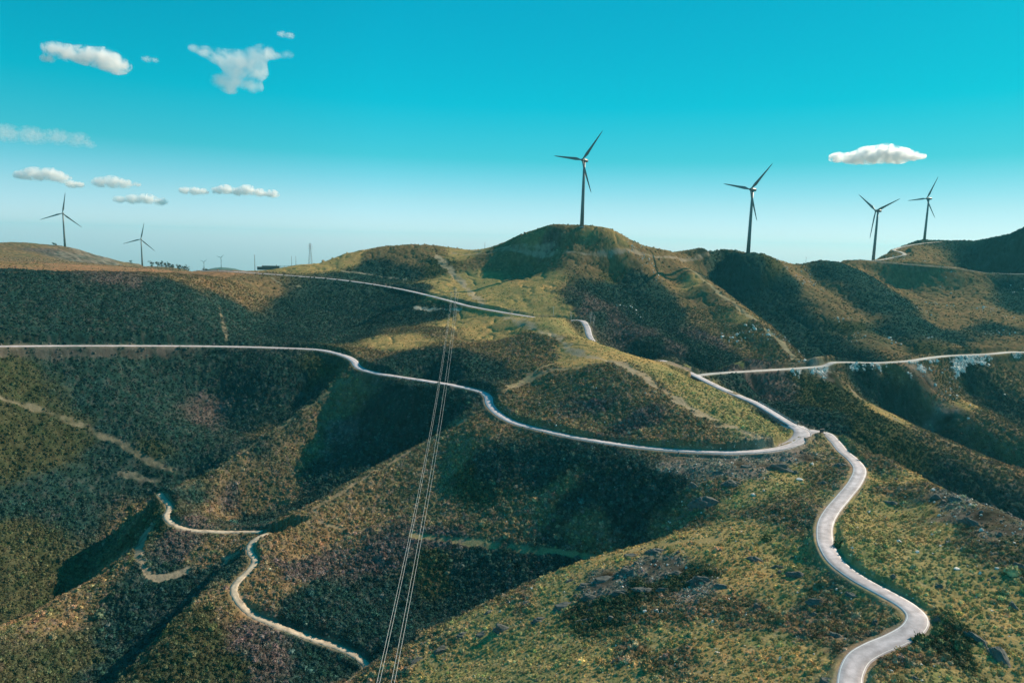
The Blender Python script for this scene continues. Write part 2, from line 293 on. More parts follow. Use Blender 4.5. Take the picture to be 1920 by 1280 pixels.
UU, VV = np.meshgrid(UG, VG, indexing='ij')
RR = np.exp(VV); XX = RR * np.sin(UU); YY = RR * np.cos(UU)
inU = (UG > cu[0]) & (UG < cu[-1]); 
xi = np.clip((UG - cu[0]) / (cu[1] - cu[0]), 0, len(cu) - 1); yi = np.clip((VG - cv[0]) / (cv[1] - cv[0]), 0, len(cv) - 1)
ZZ = cubic_up(cubic_up(Zc, xi, 0), yi, 1)
# all round the view the land rolls on: the edge profile fades into broad hills
edge = np.clip((np.abs(UU) - cu[-1]) / R_(40), 0, 1)
roll = CZ - 130 + fbm(XX, YY, 700, 3, 50) * 90 - np.clip(RR - 1500, 0, 1e9) * .07
ZZ = ZZ * (1 - sstep(0, 1, edge)) + roll * sstep(0, 1, edge)
ZZ = np.where(RR < 100, np.minimum(ZZ, CZ - 105), ZZ)

def line_field(P, maxd):
    """distance, signed side (+ = left) and height of the nearest point of a polyline, over the grid"""
    D = np.full(UU.shape, 1e9); S = np.zeros(UU.shape); Zl = np.zeros(UU.shape)
    pu = np.arctan2(P[:, 0], P[:, 1]); pr = np.hypot(P[:, 0], P[:, 1])
    for i in range(0, len(P) - 1, 6):
        q = P[i:i + 7]; r0 = max(pr[i:i + 7].min() - maxd, 5); r1 = pr[i:i + 7].max() + maxd; da = maxd / r0
        a = np.searchsorted(UG, pu[i:i + 7].min() - da); b = np.searchsorted(UG, pu[i:i + 7].max() + da)
        c = np.searchsorted(VG, math.log(r0)); e = np.searchsorted(VG, math.log(r1))
        if a >= b or c >= e: continue
        x = XX[a:b, c:e]; y = YY[a:b, c:e]; d = D[a:b, c:e]; s = S[a:b, c:e]; z = Zl[a:b, c:e]
        for p0, p1 in zip(q[:-1], q[1:]):
            ex, ey = p1[0] - p0[0], p1[1] - p0[1]; l2 = ex * ex + ey * ey + 1e-9
            t = np.clip(((x - p0[0]) * ex + (y - p0[1]) * ey) / l2, 0, 1)
            dx = x - p0[0] - t * ex; dy = y - p0[1] - t * ey; dd = np.hypot(dx, dy); m = dd < d
            d[m] = dd[m]; s[m] = np.sign(ex * dy - ey * dx)[m]; z[m] = (p0[2] + t * (p1[2] - p0[2]))[m]
    return D, S, Zl

# vegetation classes by place; also painting shade on flanks, light on ribs and summit
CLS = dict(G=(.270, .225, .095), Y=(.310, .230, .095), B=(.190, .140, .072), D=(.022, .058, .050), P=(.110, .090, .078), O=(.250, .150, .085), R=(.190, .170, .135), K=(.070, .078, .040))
KEYS = 'GYBDPORK'
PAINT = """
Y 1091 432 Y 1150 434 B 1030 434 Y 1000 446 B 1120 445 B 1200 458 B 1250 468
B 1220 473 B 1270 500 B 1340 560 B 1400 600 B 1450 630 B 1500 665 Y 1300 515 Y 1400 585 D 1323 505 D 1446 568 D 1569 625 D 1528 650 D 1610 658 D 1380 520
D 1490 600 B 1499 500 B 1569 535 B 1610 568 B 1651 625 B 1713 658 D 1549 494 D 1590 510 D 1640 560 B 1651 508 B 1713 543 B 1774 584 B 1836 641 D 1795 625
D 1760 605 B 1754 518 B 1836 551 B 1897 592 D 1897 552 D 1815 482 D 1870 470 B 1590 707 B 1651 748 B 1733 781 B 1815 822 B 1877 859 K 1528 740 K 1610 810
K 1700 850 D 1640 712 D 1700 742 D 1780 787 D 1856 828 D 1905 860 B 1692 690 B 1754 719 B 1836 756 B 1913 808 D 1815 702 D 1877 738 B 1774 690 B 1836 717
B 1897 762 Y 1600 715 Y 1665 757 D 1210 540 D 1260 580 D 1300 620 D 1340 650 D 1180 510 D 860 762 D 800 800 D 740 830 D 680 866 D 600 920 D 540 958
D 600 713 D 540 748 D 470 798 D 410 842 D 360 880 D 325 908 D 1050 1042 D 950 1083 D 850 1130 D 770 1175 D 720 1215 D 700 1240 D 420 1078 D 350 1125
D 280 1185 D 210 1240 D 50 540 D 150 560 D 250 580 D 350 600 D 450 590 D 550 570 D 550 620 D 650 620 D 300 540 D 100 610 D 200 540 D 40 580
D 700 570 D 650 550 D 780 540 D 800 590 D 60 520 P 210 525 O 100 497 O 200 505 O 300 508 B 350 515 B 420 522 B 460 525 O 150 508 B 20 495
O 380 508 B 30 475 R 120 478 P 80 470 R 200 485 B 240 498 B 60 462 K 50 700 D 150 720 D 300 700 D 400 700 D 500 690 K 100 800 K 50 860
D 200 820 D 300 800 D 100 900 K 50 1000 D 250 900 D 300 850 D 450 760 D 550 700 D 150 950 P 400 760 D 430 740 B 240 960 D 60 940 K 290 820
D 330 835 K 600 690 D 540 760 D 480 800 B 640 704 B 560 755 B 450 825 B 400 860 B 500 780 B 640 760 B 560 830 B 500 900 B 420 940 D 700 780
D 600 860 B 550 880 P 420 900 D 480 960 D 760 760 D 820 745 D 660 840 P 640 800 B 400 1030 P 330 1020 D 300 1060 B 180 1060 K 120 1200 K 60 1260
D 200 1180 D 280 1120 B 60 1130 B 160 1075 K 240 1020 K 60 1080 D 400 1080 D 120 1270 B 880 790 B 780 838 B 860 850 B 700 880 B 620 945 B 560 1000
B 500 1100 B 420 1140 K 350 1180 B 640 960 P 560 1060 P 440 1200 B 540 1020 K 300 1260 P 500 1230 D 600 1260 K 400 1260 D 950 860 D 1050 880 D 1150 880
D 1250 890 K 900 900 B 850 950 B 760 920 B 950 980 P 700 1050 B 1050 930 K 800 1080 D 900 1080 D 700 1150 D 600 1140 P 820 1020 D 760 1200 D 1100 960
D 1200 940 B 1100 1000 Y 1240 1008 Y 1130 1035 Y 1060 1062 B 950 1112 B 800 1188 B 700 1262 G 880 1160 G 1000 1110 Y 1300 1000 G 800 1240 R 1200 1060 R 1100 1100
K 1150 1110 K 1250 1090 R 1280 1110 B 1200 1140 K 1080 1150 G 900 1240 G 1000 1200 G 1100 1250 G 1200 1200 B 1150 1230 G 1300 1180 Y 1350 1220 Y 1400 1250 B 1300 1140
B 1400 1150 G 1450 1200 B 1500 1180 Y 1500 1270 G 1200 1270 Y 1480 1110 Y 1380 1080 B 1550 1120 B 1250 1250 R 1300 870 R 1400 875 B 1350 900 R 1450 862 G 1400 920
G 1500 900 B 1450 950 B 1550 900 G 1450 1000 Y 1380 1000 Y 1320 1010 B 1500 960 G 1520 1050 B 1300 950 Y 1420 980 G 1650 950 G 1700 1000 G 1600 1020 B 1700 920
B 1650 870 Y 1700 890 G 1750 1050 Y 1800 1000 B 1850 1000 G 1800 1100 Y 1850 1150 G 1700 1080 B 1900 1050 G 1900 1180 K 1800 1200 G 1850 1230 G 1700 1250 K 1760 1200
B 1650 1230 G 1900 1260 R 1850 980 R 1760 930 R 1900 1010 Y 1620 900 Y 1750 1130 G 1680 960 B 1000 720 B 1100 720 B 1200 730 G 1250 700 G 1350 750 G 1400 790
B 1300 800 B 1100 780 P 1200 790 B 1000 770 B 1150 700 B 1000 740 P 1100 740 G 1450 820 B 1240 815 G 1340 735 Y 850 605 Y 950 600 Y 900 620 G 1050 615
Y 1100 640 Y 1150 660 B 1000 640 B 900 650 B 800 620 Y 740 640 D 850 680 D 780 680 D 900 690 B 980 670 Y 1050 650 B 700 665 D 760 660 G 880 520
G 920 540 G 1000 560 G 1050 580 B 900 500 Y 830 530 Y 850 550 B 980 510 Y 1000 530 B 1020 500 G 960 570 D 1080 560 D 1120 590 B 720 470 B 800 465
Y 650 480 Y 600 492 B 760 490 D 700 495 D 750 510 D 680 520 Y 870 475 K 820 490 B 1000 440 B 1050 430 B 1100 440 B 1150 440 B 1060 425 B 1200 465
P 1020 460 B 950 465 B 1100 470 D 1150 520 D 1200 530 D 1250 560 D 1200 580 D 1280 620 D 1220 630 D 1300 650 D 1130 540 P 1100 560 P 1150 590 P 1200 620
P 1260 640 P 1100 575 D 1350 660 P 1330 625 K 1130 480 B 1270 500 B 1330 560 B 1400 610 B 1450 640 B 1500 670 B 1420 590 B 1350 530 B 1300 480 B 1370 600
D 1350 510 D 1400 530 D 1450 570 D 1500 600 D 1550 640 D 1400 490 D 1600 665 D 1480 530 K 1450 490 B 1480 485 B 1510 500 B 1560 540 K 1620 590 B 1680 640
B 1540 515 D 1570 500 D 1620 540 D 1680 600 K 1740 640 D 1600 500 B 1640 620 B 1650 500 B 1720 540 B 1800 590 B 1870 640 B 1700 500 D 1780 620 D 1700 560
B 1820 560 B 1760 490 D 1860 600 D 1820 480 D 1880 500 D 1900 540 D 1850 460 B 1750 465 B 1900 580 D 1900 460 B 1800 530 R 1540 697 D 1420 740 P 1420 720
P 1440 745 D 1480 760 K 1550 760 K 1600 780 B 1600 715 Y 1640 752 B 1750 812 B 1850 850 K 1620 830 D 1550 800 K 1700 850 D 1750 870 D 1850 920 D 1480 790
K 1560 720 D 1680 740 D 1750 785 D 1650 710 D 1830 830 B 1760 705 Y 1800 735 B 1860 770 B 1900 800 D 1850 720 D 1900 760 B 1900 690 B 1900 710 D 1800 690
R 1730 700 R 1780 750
"""
_t = PAINT.split(); PP = []
for i in range(0, len(_t), 3):
    a, v = hit(float(_t[i + 1]), float(_t[i + 2])); PP.append((a, v, KEYS.index(_t[i])))
PP = np.array(PP)
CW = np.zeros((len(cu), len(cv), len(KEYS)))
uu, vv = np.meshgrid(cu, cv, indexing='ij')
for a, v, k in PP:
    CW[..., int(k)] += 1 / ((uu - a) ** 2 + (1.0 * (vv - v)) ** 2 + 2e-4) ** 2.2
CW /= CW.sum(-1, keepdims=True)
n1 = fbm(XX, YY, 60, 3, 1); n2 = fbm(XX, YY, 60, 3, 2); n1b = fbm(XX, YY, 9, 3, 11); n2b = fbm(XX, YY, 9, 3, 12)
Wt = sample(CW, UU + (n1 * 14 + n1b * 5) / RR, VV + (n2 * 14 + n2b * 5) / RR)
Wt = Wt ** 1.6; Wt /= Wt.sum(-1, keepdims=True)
Wt[..., 6] *= .75 + n1b
wc = {k: Wt[..., i] for i, k in enumerate(KEYS)}

# stream-cut hollows between the spurs: (points, depth m, reach m)
HOLLOWS = [([(650,694),(600,712),(540,748),(470,798),(410,842),(360,880),(325,908),(280,950),(200,1015),(120,1075),(0,1140)], 13, 26),
 ([(860,762),(800,800),(740,830),(680,866),(600,920),(550,955)], 10, 20), ([(440,1060),(400,1088),(350,1128),(280,1188),(210,1242),(160,1285)], 9, 17),
 ([(1190,994),(1120,1016),(1050,1042),(950,1083),(850,1130),(770,1175),(720,1215)], 9, 20),
 ([(1310,492),(1340,515),(1400,555),(1460,600),(1520,645),(1560,672)], 16, 34), ([(1530,505),(1590,545),(1650,590),(1720,635),(1770,660)], 14, 34), ([(1640,498),(1700,545),(1760,590),(1830,640)], 9, 30),
 ([(1830,500),(1880,535),(1930,575)], 15, 45), ([(1580,690),(1631,709),(1692,742),(1774,788),(1860,838)], 13, 30), ([(1790,690),(1830,714),(1880,742),(1930,775)], 12, 30),
 ([(1150,505),(1200,550),(1250,598),(1300,645),(1330,675)], 12, 34), ([(500,600),(480,570),(490,545)], 8, 40), ([(690,600),(640,625),(600,640)], 6, 25)]
qr = np.ones(UU.shape)
for k, P in ROAD3.items():
    D, S, Zl = line_field(P, 45.); qr *= sstep(3, 42, np.minimum(D, 45))
for pts, dep, rch in HOLLOWS:
    P = spline([(*hitxy(x, y), 0) for x, y in pts], 4.0); D, S, Zl = line_field(P, rch * 3.5); ZZ = ZZ - dep * np.exp(-np.sqrt(D ** 2 + 9) / rch) * (1 - sstep(rch * 2.2, rch * 3.4, D)) * (D < 1e8) * qr

# natural relief: rills running down, hummocks, then shrubs
quiet = np.ones(UU.shape)
relief = fbm(XX, YY, 45, 3, 20) * 2.2 + fbm(XX, YY, 14, 3, 24) * .9
relief *= sstep(0, 1, (RR - 120) / 200) * .6 + .4
relief *= .75; relief = relief * (1 - .5 * sstep(500, 800, RR)); rill = 1 - np.abs(fbm(XX + n1 * 10 if False else XX, YY, 26, 3, 95)) * 2; relief = relief - np.clip(rill, 0, 1) ** 4 * 1.6 * sstep(300, 600, RR)
skyl = np.ones(UU.shape)
fieldD = {}
for k, P in ROAD3.items():
    w = ROADS[k][1]; D, S, Zl = line_field(P, 45.); half = w / 2
    fieldD[k] = (D, S, Zl)
    quiet *= sstep(half + .5, half + 16, D)
shr = np.ones(UU.shape)
shr_d = np.ones(UU.shape)
ZZ = ZZ + relief * (quiet * .9 + .0)
kept = np.zeros(UU.shape, bool)
for k, P in sorted(ROAD3.items(), key=lambda q: q[0] == 'junction_apron'):
    w, bl, br = ROADS[k][1:4]; D, S, Zl = fieldD[k]; half = w / 2; fl = half + (.7 if w > 4 else .35)
    far = np.clip(RR / 500, .6, 2.2)
    jag = 1 + .9 * fbm(XX, YY, 12, 2, 60) 
    bank = np.where(S > 0, bl, br) * jag * (.4 if k == 'crest_track' else 1) + fbm(XX, YY, 2.2, 3, 62) * .7 * sstep(fl + .3, fl + 2.5, D)
    nat = ZZ + bank * np.exp(-np.clip(D - half, 0, 100) / 11.) * sstep(fl, fl + 1.5, D)
    t = sstep(fl, fl + 3.2 * far, D)
    if bl < 0: nat = np.where((S > 0) & (D < 26), np.minimum(nat, Zl - .15 - .08 * (D - fl) + np.clip(D - 11, 0, 99) * .9), nat)
    if br < 0: nat = np.where((S < 0) & (D < 30), np.minimum(nat, Zl - .15 - .10 * (D - fl) + np.clip(D - 14, 0, 99) * .9), nat)
    if k == 'junction_apron': Zl = Zl - .12
    ZZ = np.where((D < 44) & ~(kept & (k == 'junction_apron')), np.where(D < fl, Zl - .12, (Zl - .12) * (1 - t) + nat * t), ZZ); kept |= D < fl + (.8 if w > 4 else 0)
    shr *= sstep(fl, fl + 2.0, D)
# dirt lanes, fire breaks, old tracks; wide crest bands are painted sunlight: (points, width, colour, strength)
LANES_CREST_LIGHT = [
 ([(655,700),(600,732),(560,760),(500,797),(450,830),(400,866),(350,905)], 8, (.20,.165,.085), .55),
 ([(885,770),(850,792),(800,822),(760,846),(700,880),(640,920),(590,956),(540,986)], 9, (.24,.19,.10), .6),
 ([(470,1062),(430,1082),(380,1120),(330,1170),(260,1228),(205,1275)], 6, (.20,.165,.09), .5),
 ([(300,1008),(260,1030),(200,1068),(150,1092),(100,1122),(50,1150),(0,1178)], 6, (.13,.14,.06), .6),
 ([(1320,998),(1240,1004),(1200,1014),(1130,1033),(1060,1060),(1000,1086),(950,1112),(880,1146),(800,1188),(740,1228),(700,1262)], 8, (.33,.26,.12), .6),
 ([(820,480),(850,510),(880,545),(910,575),(940,590),(1000,612),(1040,628),(1070,655)], 5.5, (.30,.25,.17), .75),
 ([(1070,655),(1110,668),(1160,680),(1200,705),(1250,738),(1300,768),(1350,795),(1430,838)], 5.0, (.31,.25,.17), .7),
 ([(-60,715),(0,742),(60,762),(150,795),(220,820),(290,855),(340,870)], 2.6, (.19,.165,.11), .6),
 ([(690,990),(760,1000),(850,1006),(1000,1016),(1080,1014),(1150,1008),(1230,1000)], 2.2, (.26,.22,.11), .8),
 ([(308,972),(280,990),(266,1010),(266,1045),(290,1076),(340,1068),(400,1056),(440,1040),(462,1026)], 3.0, (.28,.23,.16), .95),
 ([(590,950),(640,915),(700,878),(760,843),(820,808),(870,785)], 2.6, (.28,.20,.12), .6),
 ([(590,955),(600,975),(630,985),(690,992)], 2.0, (.25,.20,.12), .7),
 ([(945,738),(980,718),(1030,697),(1085,688)], 2.4, (.25,.20,.12), .6),
 ([(1150,665),(1090,668),(1040,682),(1000,700),(950,725)], 1.6, (.28,.23,.13), .6),
 ([(1292,490),(1330,525),(1380,562),(1425,596),(1470,628),(1510,658),(1540,680)], 4.0, (.27,.23,.14), .75),
 ([(850,474),(900,476),(1000,474),(1100,469),(1200,466),(1290,472),(1330,470)], 3.0, (.30,.24,.17), .65),
 ([(885,470),(930,468),(990,462),(1040,455)], 3.0, (.34,.26,.18), .5),
 ([(780,573),(800,577),(830,578),(862,580)], 3.0, (.42,.38,.30), .7),
 ([(640,508),(700,516),(760,524)], 2.5, (.26,.24,.18), .6),
 ([(510,520),(530,528),(560,534)], 2.5, (.26,.24,.16), .5),
 ([(640,705),(560,756),(500,790),(450,826),(400,862)], 3.0, (.25,.21,.12), .5),
 ([(1592,706),(1640,752),(1700,792),(1750,813),(1850,850)], 2.5, (.20,.17,.11), .5),
 ([(1560,690),(1600,738),(1640,770)], 2.0, (.03,.04,.025), .7),
 ([(410,560),(418,600),(425,640)], 2.0, (.22,.18,.12), .5),
 ([(0,512),(100,512),(200,513),(300,515),(400,512),(470,508)], 2.4, (.06,.05,.035), .6),
 ([(0,664),(90,666),(180,664),(260,664),(330,660)], 2.5, (.20,.15,.13), .35),
 ([(1283,690),(1300,680),(1330,672),(1370,676),(1390,686)], 5.0, (.20,.20,.07), .8),  # sunlit patch of the small knoll, put into the colour
 ([(225,880),(260,882),(300,884)], 2.0, (.22,.20,.14), .6),
 ([(1500,835),(1470,852),(1430,856),(1380,858)], 2.5, (.36,.30,.26), .4),
 ([(1100,1048),(1160,1030),(1240,1012),(1330,1010)], 5.0, (.27,.21,.10), .5),
]
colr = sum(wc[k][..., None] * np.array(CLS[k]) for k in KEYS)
lane_m = np.zeros(UU.shape)
for pts, w, c, st in LANES_CREST_LIGHT:
    a = []
    for x, y in pts:
        X, Y = hitxy(x, y); a.append((X, Y, 0))
    P = spline(a, 3.0); D, S, Zl = line_field(P, w * 2.5 + 3)
    m = st * (1 - sstep(w * .35, w * .9, D + n1b * w * .9)); m = np.clip(m * (1.1 + .8 * n2b + 1.0 * fbm(XX, YY, 3., 2, 78)), 0, 1)
    if w >= 6: m = m * np.clip(.55 + 1.6 * fbm(XX, YY, 5, 3, 77), 0, 1)
    colr = colr * (1 - m[..., None]) + np.array(c) * m[..., None]
    if w < 6: lane_m = np.maximum(lane_m, m)

# pale rubble tipped below the far road
rub = np.zeros(UU.shape)
for k in ('far_road',):
    D, S, Zl = fieldD[k]; P = ROAD3[k]
    for x0, x1, ext in ((1515, 1556, 12), (1588, 1668, 8), (1690, 1762, 9), (1776, 1862, 12), (1885, 1920, 6), (1460, 1512, 4)):
        a0, a1 = AZ(x0, 690), AZ(x1, 690)
        m = (S < 0) * sstep(a0, a0 + .012, UU) * (1 - sstep(a1 - .012, a1, UU)) * sstep(2.6, 4., D) * (1 - sstep(ext * .4, ext, D + n1b * 14 + n2 * 6))
        m = np.clip(m * (1.1 + 1.6 * fbm(XX, YY, 2.6, 2, 71)), 0, 1)
        rub = np.maximum(rub, m); m = m * .6; colr = colr * (1 - m[..., None]) + np.array((.40, .38, .35)) * m[..., None]; lane_m = np.maximum(lane_m, m)
# verge: bare gravelly edge
for k, (D, S, Zl) in fieldD.items():
    w = ROADS[k][1]; m = (1 - sstep(w / 2 + .3, w / 2 + 1.3, D + n1b * 1.2)) * .65; vc = np.array((.24, .195, .15)) if w > 4 else np.array((.26, .20, .13))
    colr = colr * (1 - m[..., None]) + vc * m[..., None]
    m = (S < 0) * (1 - sstep(w / 2 + 2, w / 2 + 7, D + n1b * 6)) * .35 * (w > 4) * (k != 'far_road')   # spill of the fill below the road
    colr = colr * (1 - m[..., None]) + np.array((.17, .145, .12)) * m[..., None]
# shrubs as relief: tufts at every size the grid can hold
amp = .15 * wc['G'] + .12 * wc['Y'] + .30 * wc['B'] + .42 * wc['D'] + .42 * wc['P'] + .10 * wc['O'] + .22 * wc['R'] + .40 * wc['K']
amp = amp * (1 - .85 * lane_m) * shr
def tuft(sc, seed): 
    a = vnoise(XX / sc, YY / sc, seed); b = vnoise((XX * .8 - YY * .6) / sc * 1.37, (XX * .6 + YY * .8) / sc * 1.37, seed + 5)
    return np.clip(np.maximum(a, b) * 2.4 - .05, 0, 1) ** .7
near = 1 - sstep(280, 560, RR); mid = sstep(200, 450, RR) * (1 - sstep(900, 1500, RR)); farw = sstep(600, 1100, RR)
T1 = tuft(1.15, 31); T2 = tuft(2.1, 32); T3 = tuft(3.0, 33)
patch = .6 + .9 * np.clip(fbm(XX, YY, 22, 3, 40) + .3, 0, 1)
sh = amp * patch * (T1 * 1.0 * near + T2 * (1.1 * mid + .5 * near) + T3 * 1.5 * farw + T2 * .8 * farw + T3 * .3 * mid)
ZZ = ZZ + sh * np.where(RR < 2200, 1, 0)
# colour follows the plants: dry tips, green cushions, darker between them
tt = np.clip(T1 * near + T2 * mid * .8 + T3 * farw, 0, 1); gap_tone = 1 - .45 * (1 - tt) * np.clip(amp * 3.2, 0, 1)
hue = fbm(XX, YY, 3.2, 2, 44) ; hue2 = fbm(XX, YY, 30, 3, 46); hue3 = fbm(XX, YY, 1.1, 2, 47)
colr = colr * gap_tone[..., None]
vegm = (1 - lane_m)[..., None]
colr = colr * (1 + vegm * (np.stack([hue * .4 + hue2 * .3, hue * .2 + hue2 * .15, hue * .25 + hue2 * .1], -1)))
dry = .7 * np.clip(hue3 * 2.2 - .55, 0, 1) * near * (wc['G'] + wc['Y'] + wc['B'] + wc['R']); colr = colr * (1 - .55 * dry[..., None]) + np.array((.36, .31, .20)) * .55 * dry[..., None]
pk = np.clip(fbm(XX, YY, 2.0, 2, 48) * 2.2 - .25, 0, 1) * (wc['P'] + .7 * wc['B'] + .3 * wc['D']) * (1 - sstep(500, 900, RR)); colr = colr * (1 - .6 * pk[..., None]) + np.array((.20, .155, .135)) * .6 * pk[..., None]
colr = np.clip(colr, .012, .8)

nU, nV = UU.shape
def make_ground():
    co = np.stack([XX, YY, ZZ], -1).reshape(-1, 3).astype(np.float32)
    i = np.arange(nU - 1)[:, None] * nV + np.arange(nV - 1)[None]
    q = np.stack([i, i + 1, i + nV + 1, i + nV], -1).reshape(-1, 4)[:, ::-1]
    me = bpy.data.meshes.new('ground'); me.vertices.add(len(co)); me.vertices.foreach_set('co', co.ravel())
    me.loops.add(q.size); me.loops.foreach_set('vertex_index', q.ravel().astype(np.int32))
    me.polygons.add(len(q)); me.polygons.foreach_set('loop_start', np.arange(0, q.size, 4, dtype=np.int32)); me.polygons.foreach_set('loop_total', np.full(len(q), 4, dtype=np.int32))
    me.polygons.foreach_set('use_smooth', np.ones(len(q), bool))
    me.update(calc_edges=True)
    at = me.color_attributes.new('ground_colour', 'FLOAT_COLOR', 'POINT')
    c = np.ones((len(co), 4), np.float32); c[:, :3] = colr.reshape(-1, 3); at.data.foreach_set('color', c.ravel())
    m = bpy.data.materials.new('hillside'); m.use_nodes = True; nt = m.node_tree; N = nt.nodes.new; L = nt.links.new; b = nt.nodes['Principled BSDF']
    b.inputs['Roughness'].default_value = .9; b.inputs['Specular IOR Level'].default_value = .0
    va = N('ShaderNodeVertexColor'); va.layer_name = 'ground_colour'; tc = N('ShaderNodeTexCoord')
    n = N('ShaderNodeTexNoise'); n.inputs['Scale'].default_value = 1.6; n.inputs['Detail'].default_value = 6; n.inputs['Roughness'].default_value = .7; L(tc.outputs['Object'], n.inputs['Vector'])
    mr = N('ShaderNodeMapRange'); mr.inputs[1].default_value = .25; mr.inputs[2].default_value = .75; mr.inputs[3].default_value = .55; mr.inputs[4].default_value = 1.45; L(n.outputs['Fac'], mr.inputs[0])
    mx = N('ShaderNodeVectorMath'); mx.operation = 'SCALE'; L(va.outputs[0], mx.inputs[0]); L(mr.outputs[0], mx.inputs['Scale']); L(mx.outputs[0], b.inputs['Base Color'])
    bp = N('ShaderNodeBump'); bp.inputs['Strength'].default_value = .5; bp.inputs['Distance'].default_value = .35; L(n.outputs['Fac'], bp.inputs['Height']); L(bp.outputs[0], b.inputs['Normal'])
    me.materials.append(m)
    o = bpy.data.objects.new('ground', me); link(o); tag(o, kind='structure'); return o
ground = make_ground()

def _idx(x, y):
    u = math.atan2(x, y); v = math.log(max(math.hypot(x, y), 3.1)); i = min(max(np.searchsorted(UG, u) - 1, 0), nU - 2); j = min(max(np.searchsorted(VG, v) - 1, 0), nV - 2)
    return i, j, min(max((u - UG[i]) / (UG[i + 1] - UG[i]), 0), 1), min(max((v - VG[j]) / (VG[j + 1] - VG[j]), 0), 1)
def gz(x, y):
    i, j, a, b = _idx(x, y); return float((ZZ[i, j] * (1 - a) + ZZ[i + 1, j] * a) * (1 - b) + (ZZ[i, j + 1] * (1 - a) + ZZ[i + 1, j + 1] * a) * b)

# ---- ROADS ---------------------------------------------------------------------------
def mat_road(name, col, half, lines=True, rough=.85, worn=.25):
    m = bpy.data.materials.new(name); m.use_nodes = True; nt = m.node_tree; N = nt.nodes.new; L = nt.links.new; b = nt.nodes['Principled BSDF']; b.inputs['Roughness'].default_value = rough
    uv = N('ShaderNodeUVMap'); uv.uv_map = 'UVMap'; tc = N('ShaderNodeTexCoord'); n = N('ShaderNodeTexNoise'); n.inputs['Scale'].default_value = .35; n.inputs['Detail'].default_value = 8; n.inputs['Roughness'].default_value = .65
    L(tc.outputs['Object'], n.inputs['Vector'])
    mx = N('ShaderNodeMix'); mx.data_type = 'RGBA'; mx.inputs[6].default_value = (*[c * (1 - worn) for c in col], 1); mx.inputs[7].default_value = (*[c * (1 + worn) for c in col], 1)
    mr = N('ShaderNodeMapRange'); mr.inputs[1].default_value = .35; mr.inputs[2].default_value = .65; L(n.outputs['Fac'], mr.inputs[0]); L(mr.outputs[0], mx.inputs[0]); last = mx.outputs[2]
    sp = N('ShaderNodeSeparateXYZ'); L(uv.outputs[0], sp.inputs[0]); ab = N('ShaderNodeMath'); ab.operation = 'ABSOLUTE'; L(sp.outputs['X'], ab.inputs[0])
    n2_ = N('ShaderNodeTexNoise'); n2_.inputs['Scale'].default_value = .045; n2_.inputs['Detail'].default_value = 3; L(tc.outputs['Object'], n2_.inputs['Vector'])
    wv = N('ShaderNodeMath'); wv.operation = 'PINGPONG'; L(ab.outputs[0], wv.inputs[0]); wv.inputs[1].default_value = half * .55; mw = N('ShaderNodeMapRange'); mw.inputs[1].default_value = half * .2; mw.inputs[2].default_value = half * .55; mw.inputs[3].default_value = 1.05; mw.inputs[4].default_value = .86; L(wv.outputs[0], mw.inputs[0])
    mr2 = N('ShaderNodeMapRange'); mr2.inputs[1].default_value = .35; mr2.inputs[2].default_value = .65; mr2.inputs[3].default_value = .86; mr2.inputs[4].default_value = 1.1; L(n2_.outputs['Fac'], mr2.inputs[0]); mm_ = N('ShaderNodeMath'); mm_.operation = 'MULTIPLY'; L(mw.outputs[0], mm_.inputs[0]); L(mr2.outputs[0], mm_.inputs[1])
    sc_ = N('ShaderNodeVectorMath'); sc_.operation = 'SCALE'; L(last, sc_.inputs[0]); L(mm_.outputs[0], sc_.inputs['Scale']); last = sc_.outputs[0]
    if lines:
        su = N('ShaderNodeMath'); su.operation = 'SUBTRACT'; L(ab.outputs[0], su.inputs[0]); su.inputs[1].default_value = half - .28
        a2 = N('ShaderNodeMath'); a2.operation = 'ABSOLUTE'; L(su.outputs[0], a2.inputs[0]); lt = N('ShaderNodeMath'); lt.operation = 'LESS_THAN'; lt.inputs[1].default_value = .08; L(a2.outputs[0], lt.inputs[0])
        m2 = N('ShaderNodeMix'); m2.data_type = 'RGBA'; L(lt.outputs[0], m2.inputs[0]); L(last, m2.inputs[6]); m2.inputs[7].default_value = (.78, .78, .76, 1); last = m2.outputs[2]
    L(last, b.inputs['Base Color']); bp = N('ShaderNodeBump'); bp.inputs['Strength'].default_value = .3; bp.inputs['Distance'].default_value = .03; L(n.outputs['Fac'], bp.inputs['Height']); L(bp.outputs[0], b.inputs['Normal'])
    return m
def offset_line(P, off):
    d = np.gradient(P[:, :2], axis=0); d /= np.linalg.norm(d, axis=1, keepdims=True) + 1e-9
    q = P.copy(); q[:, 0] -= d[:, 1] * off; q[:, 1] += d[:, 0] * off; return q
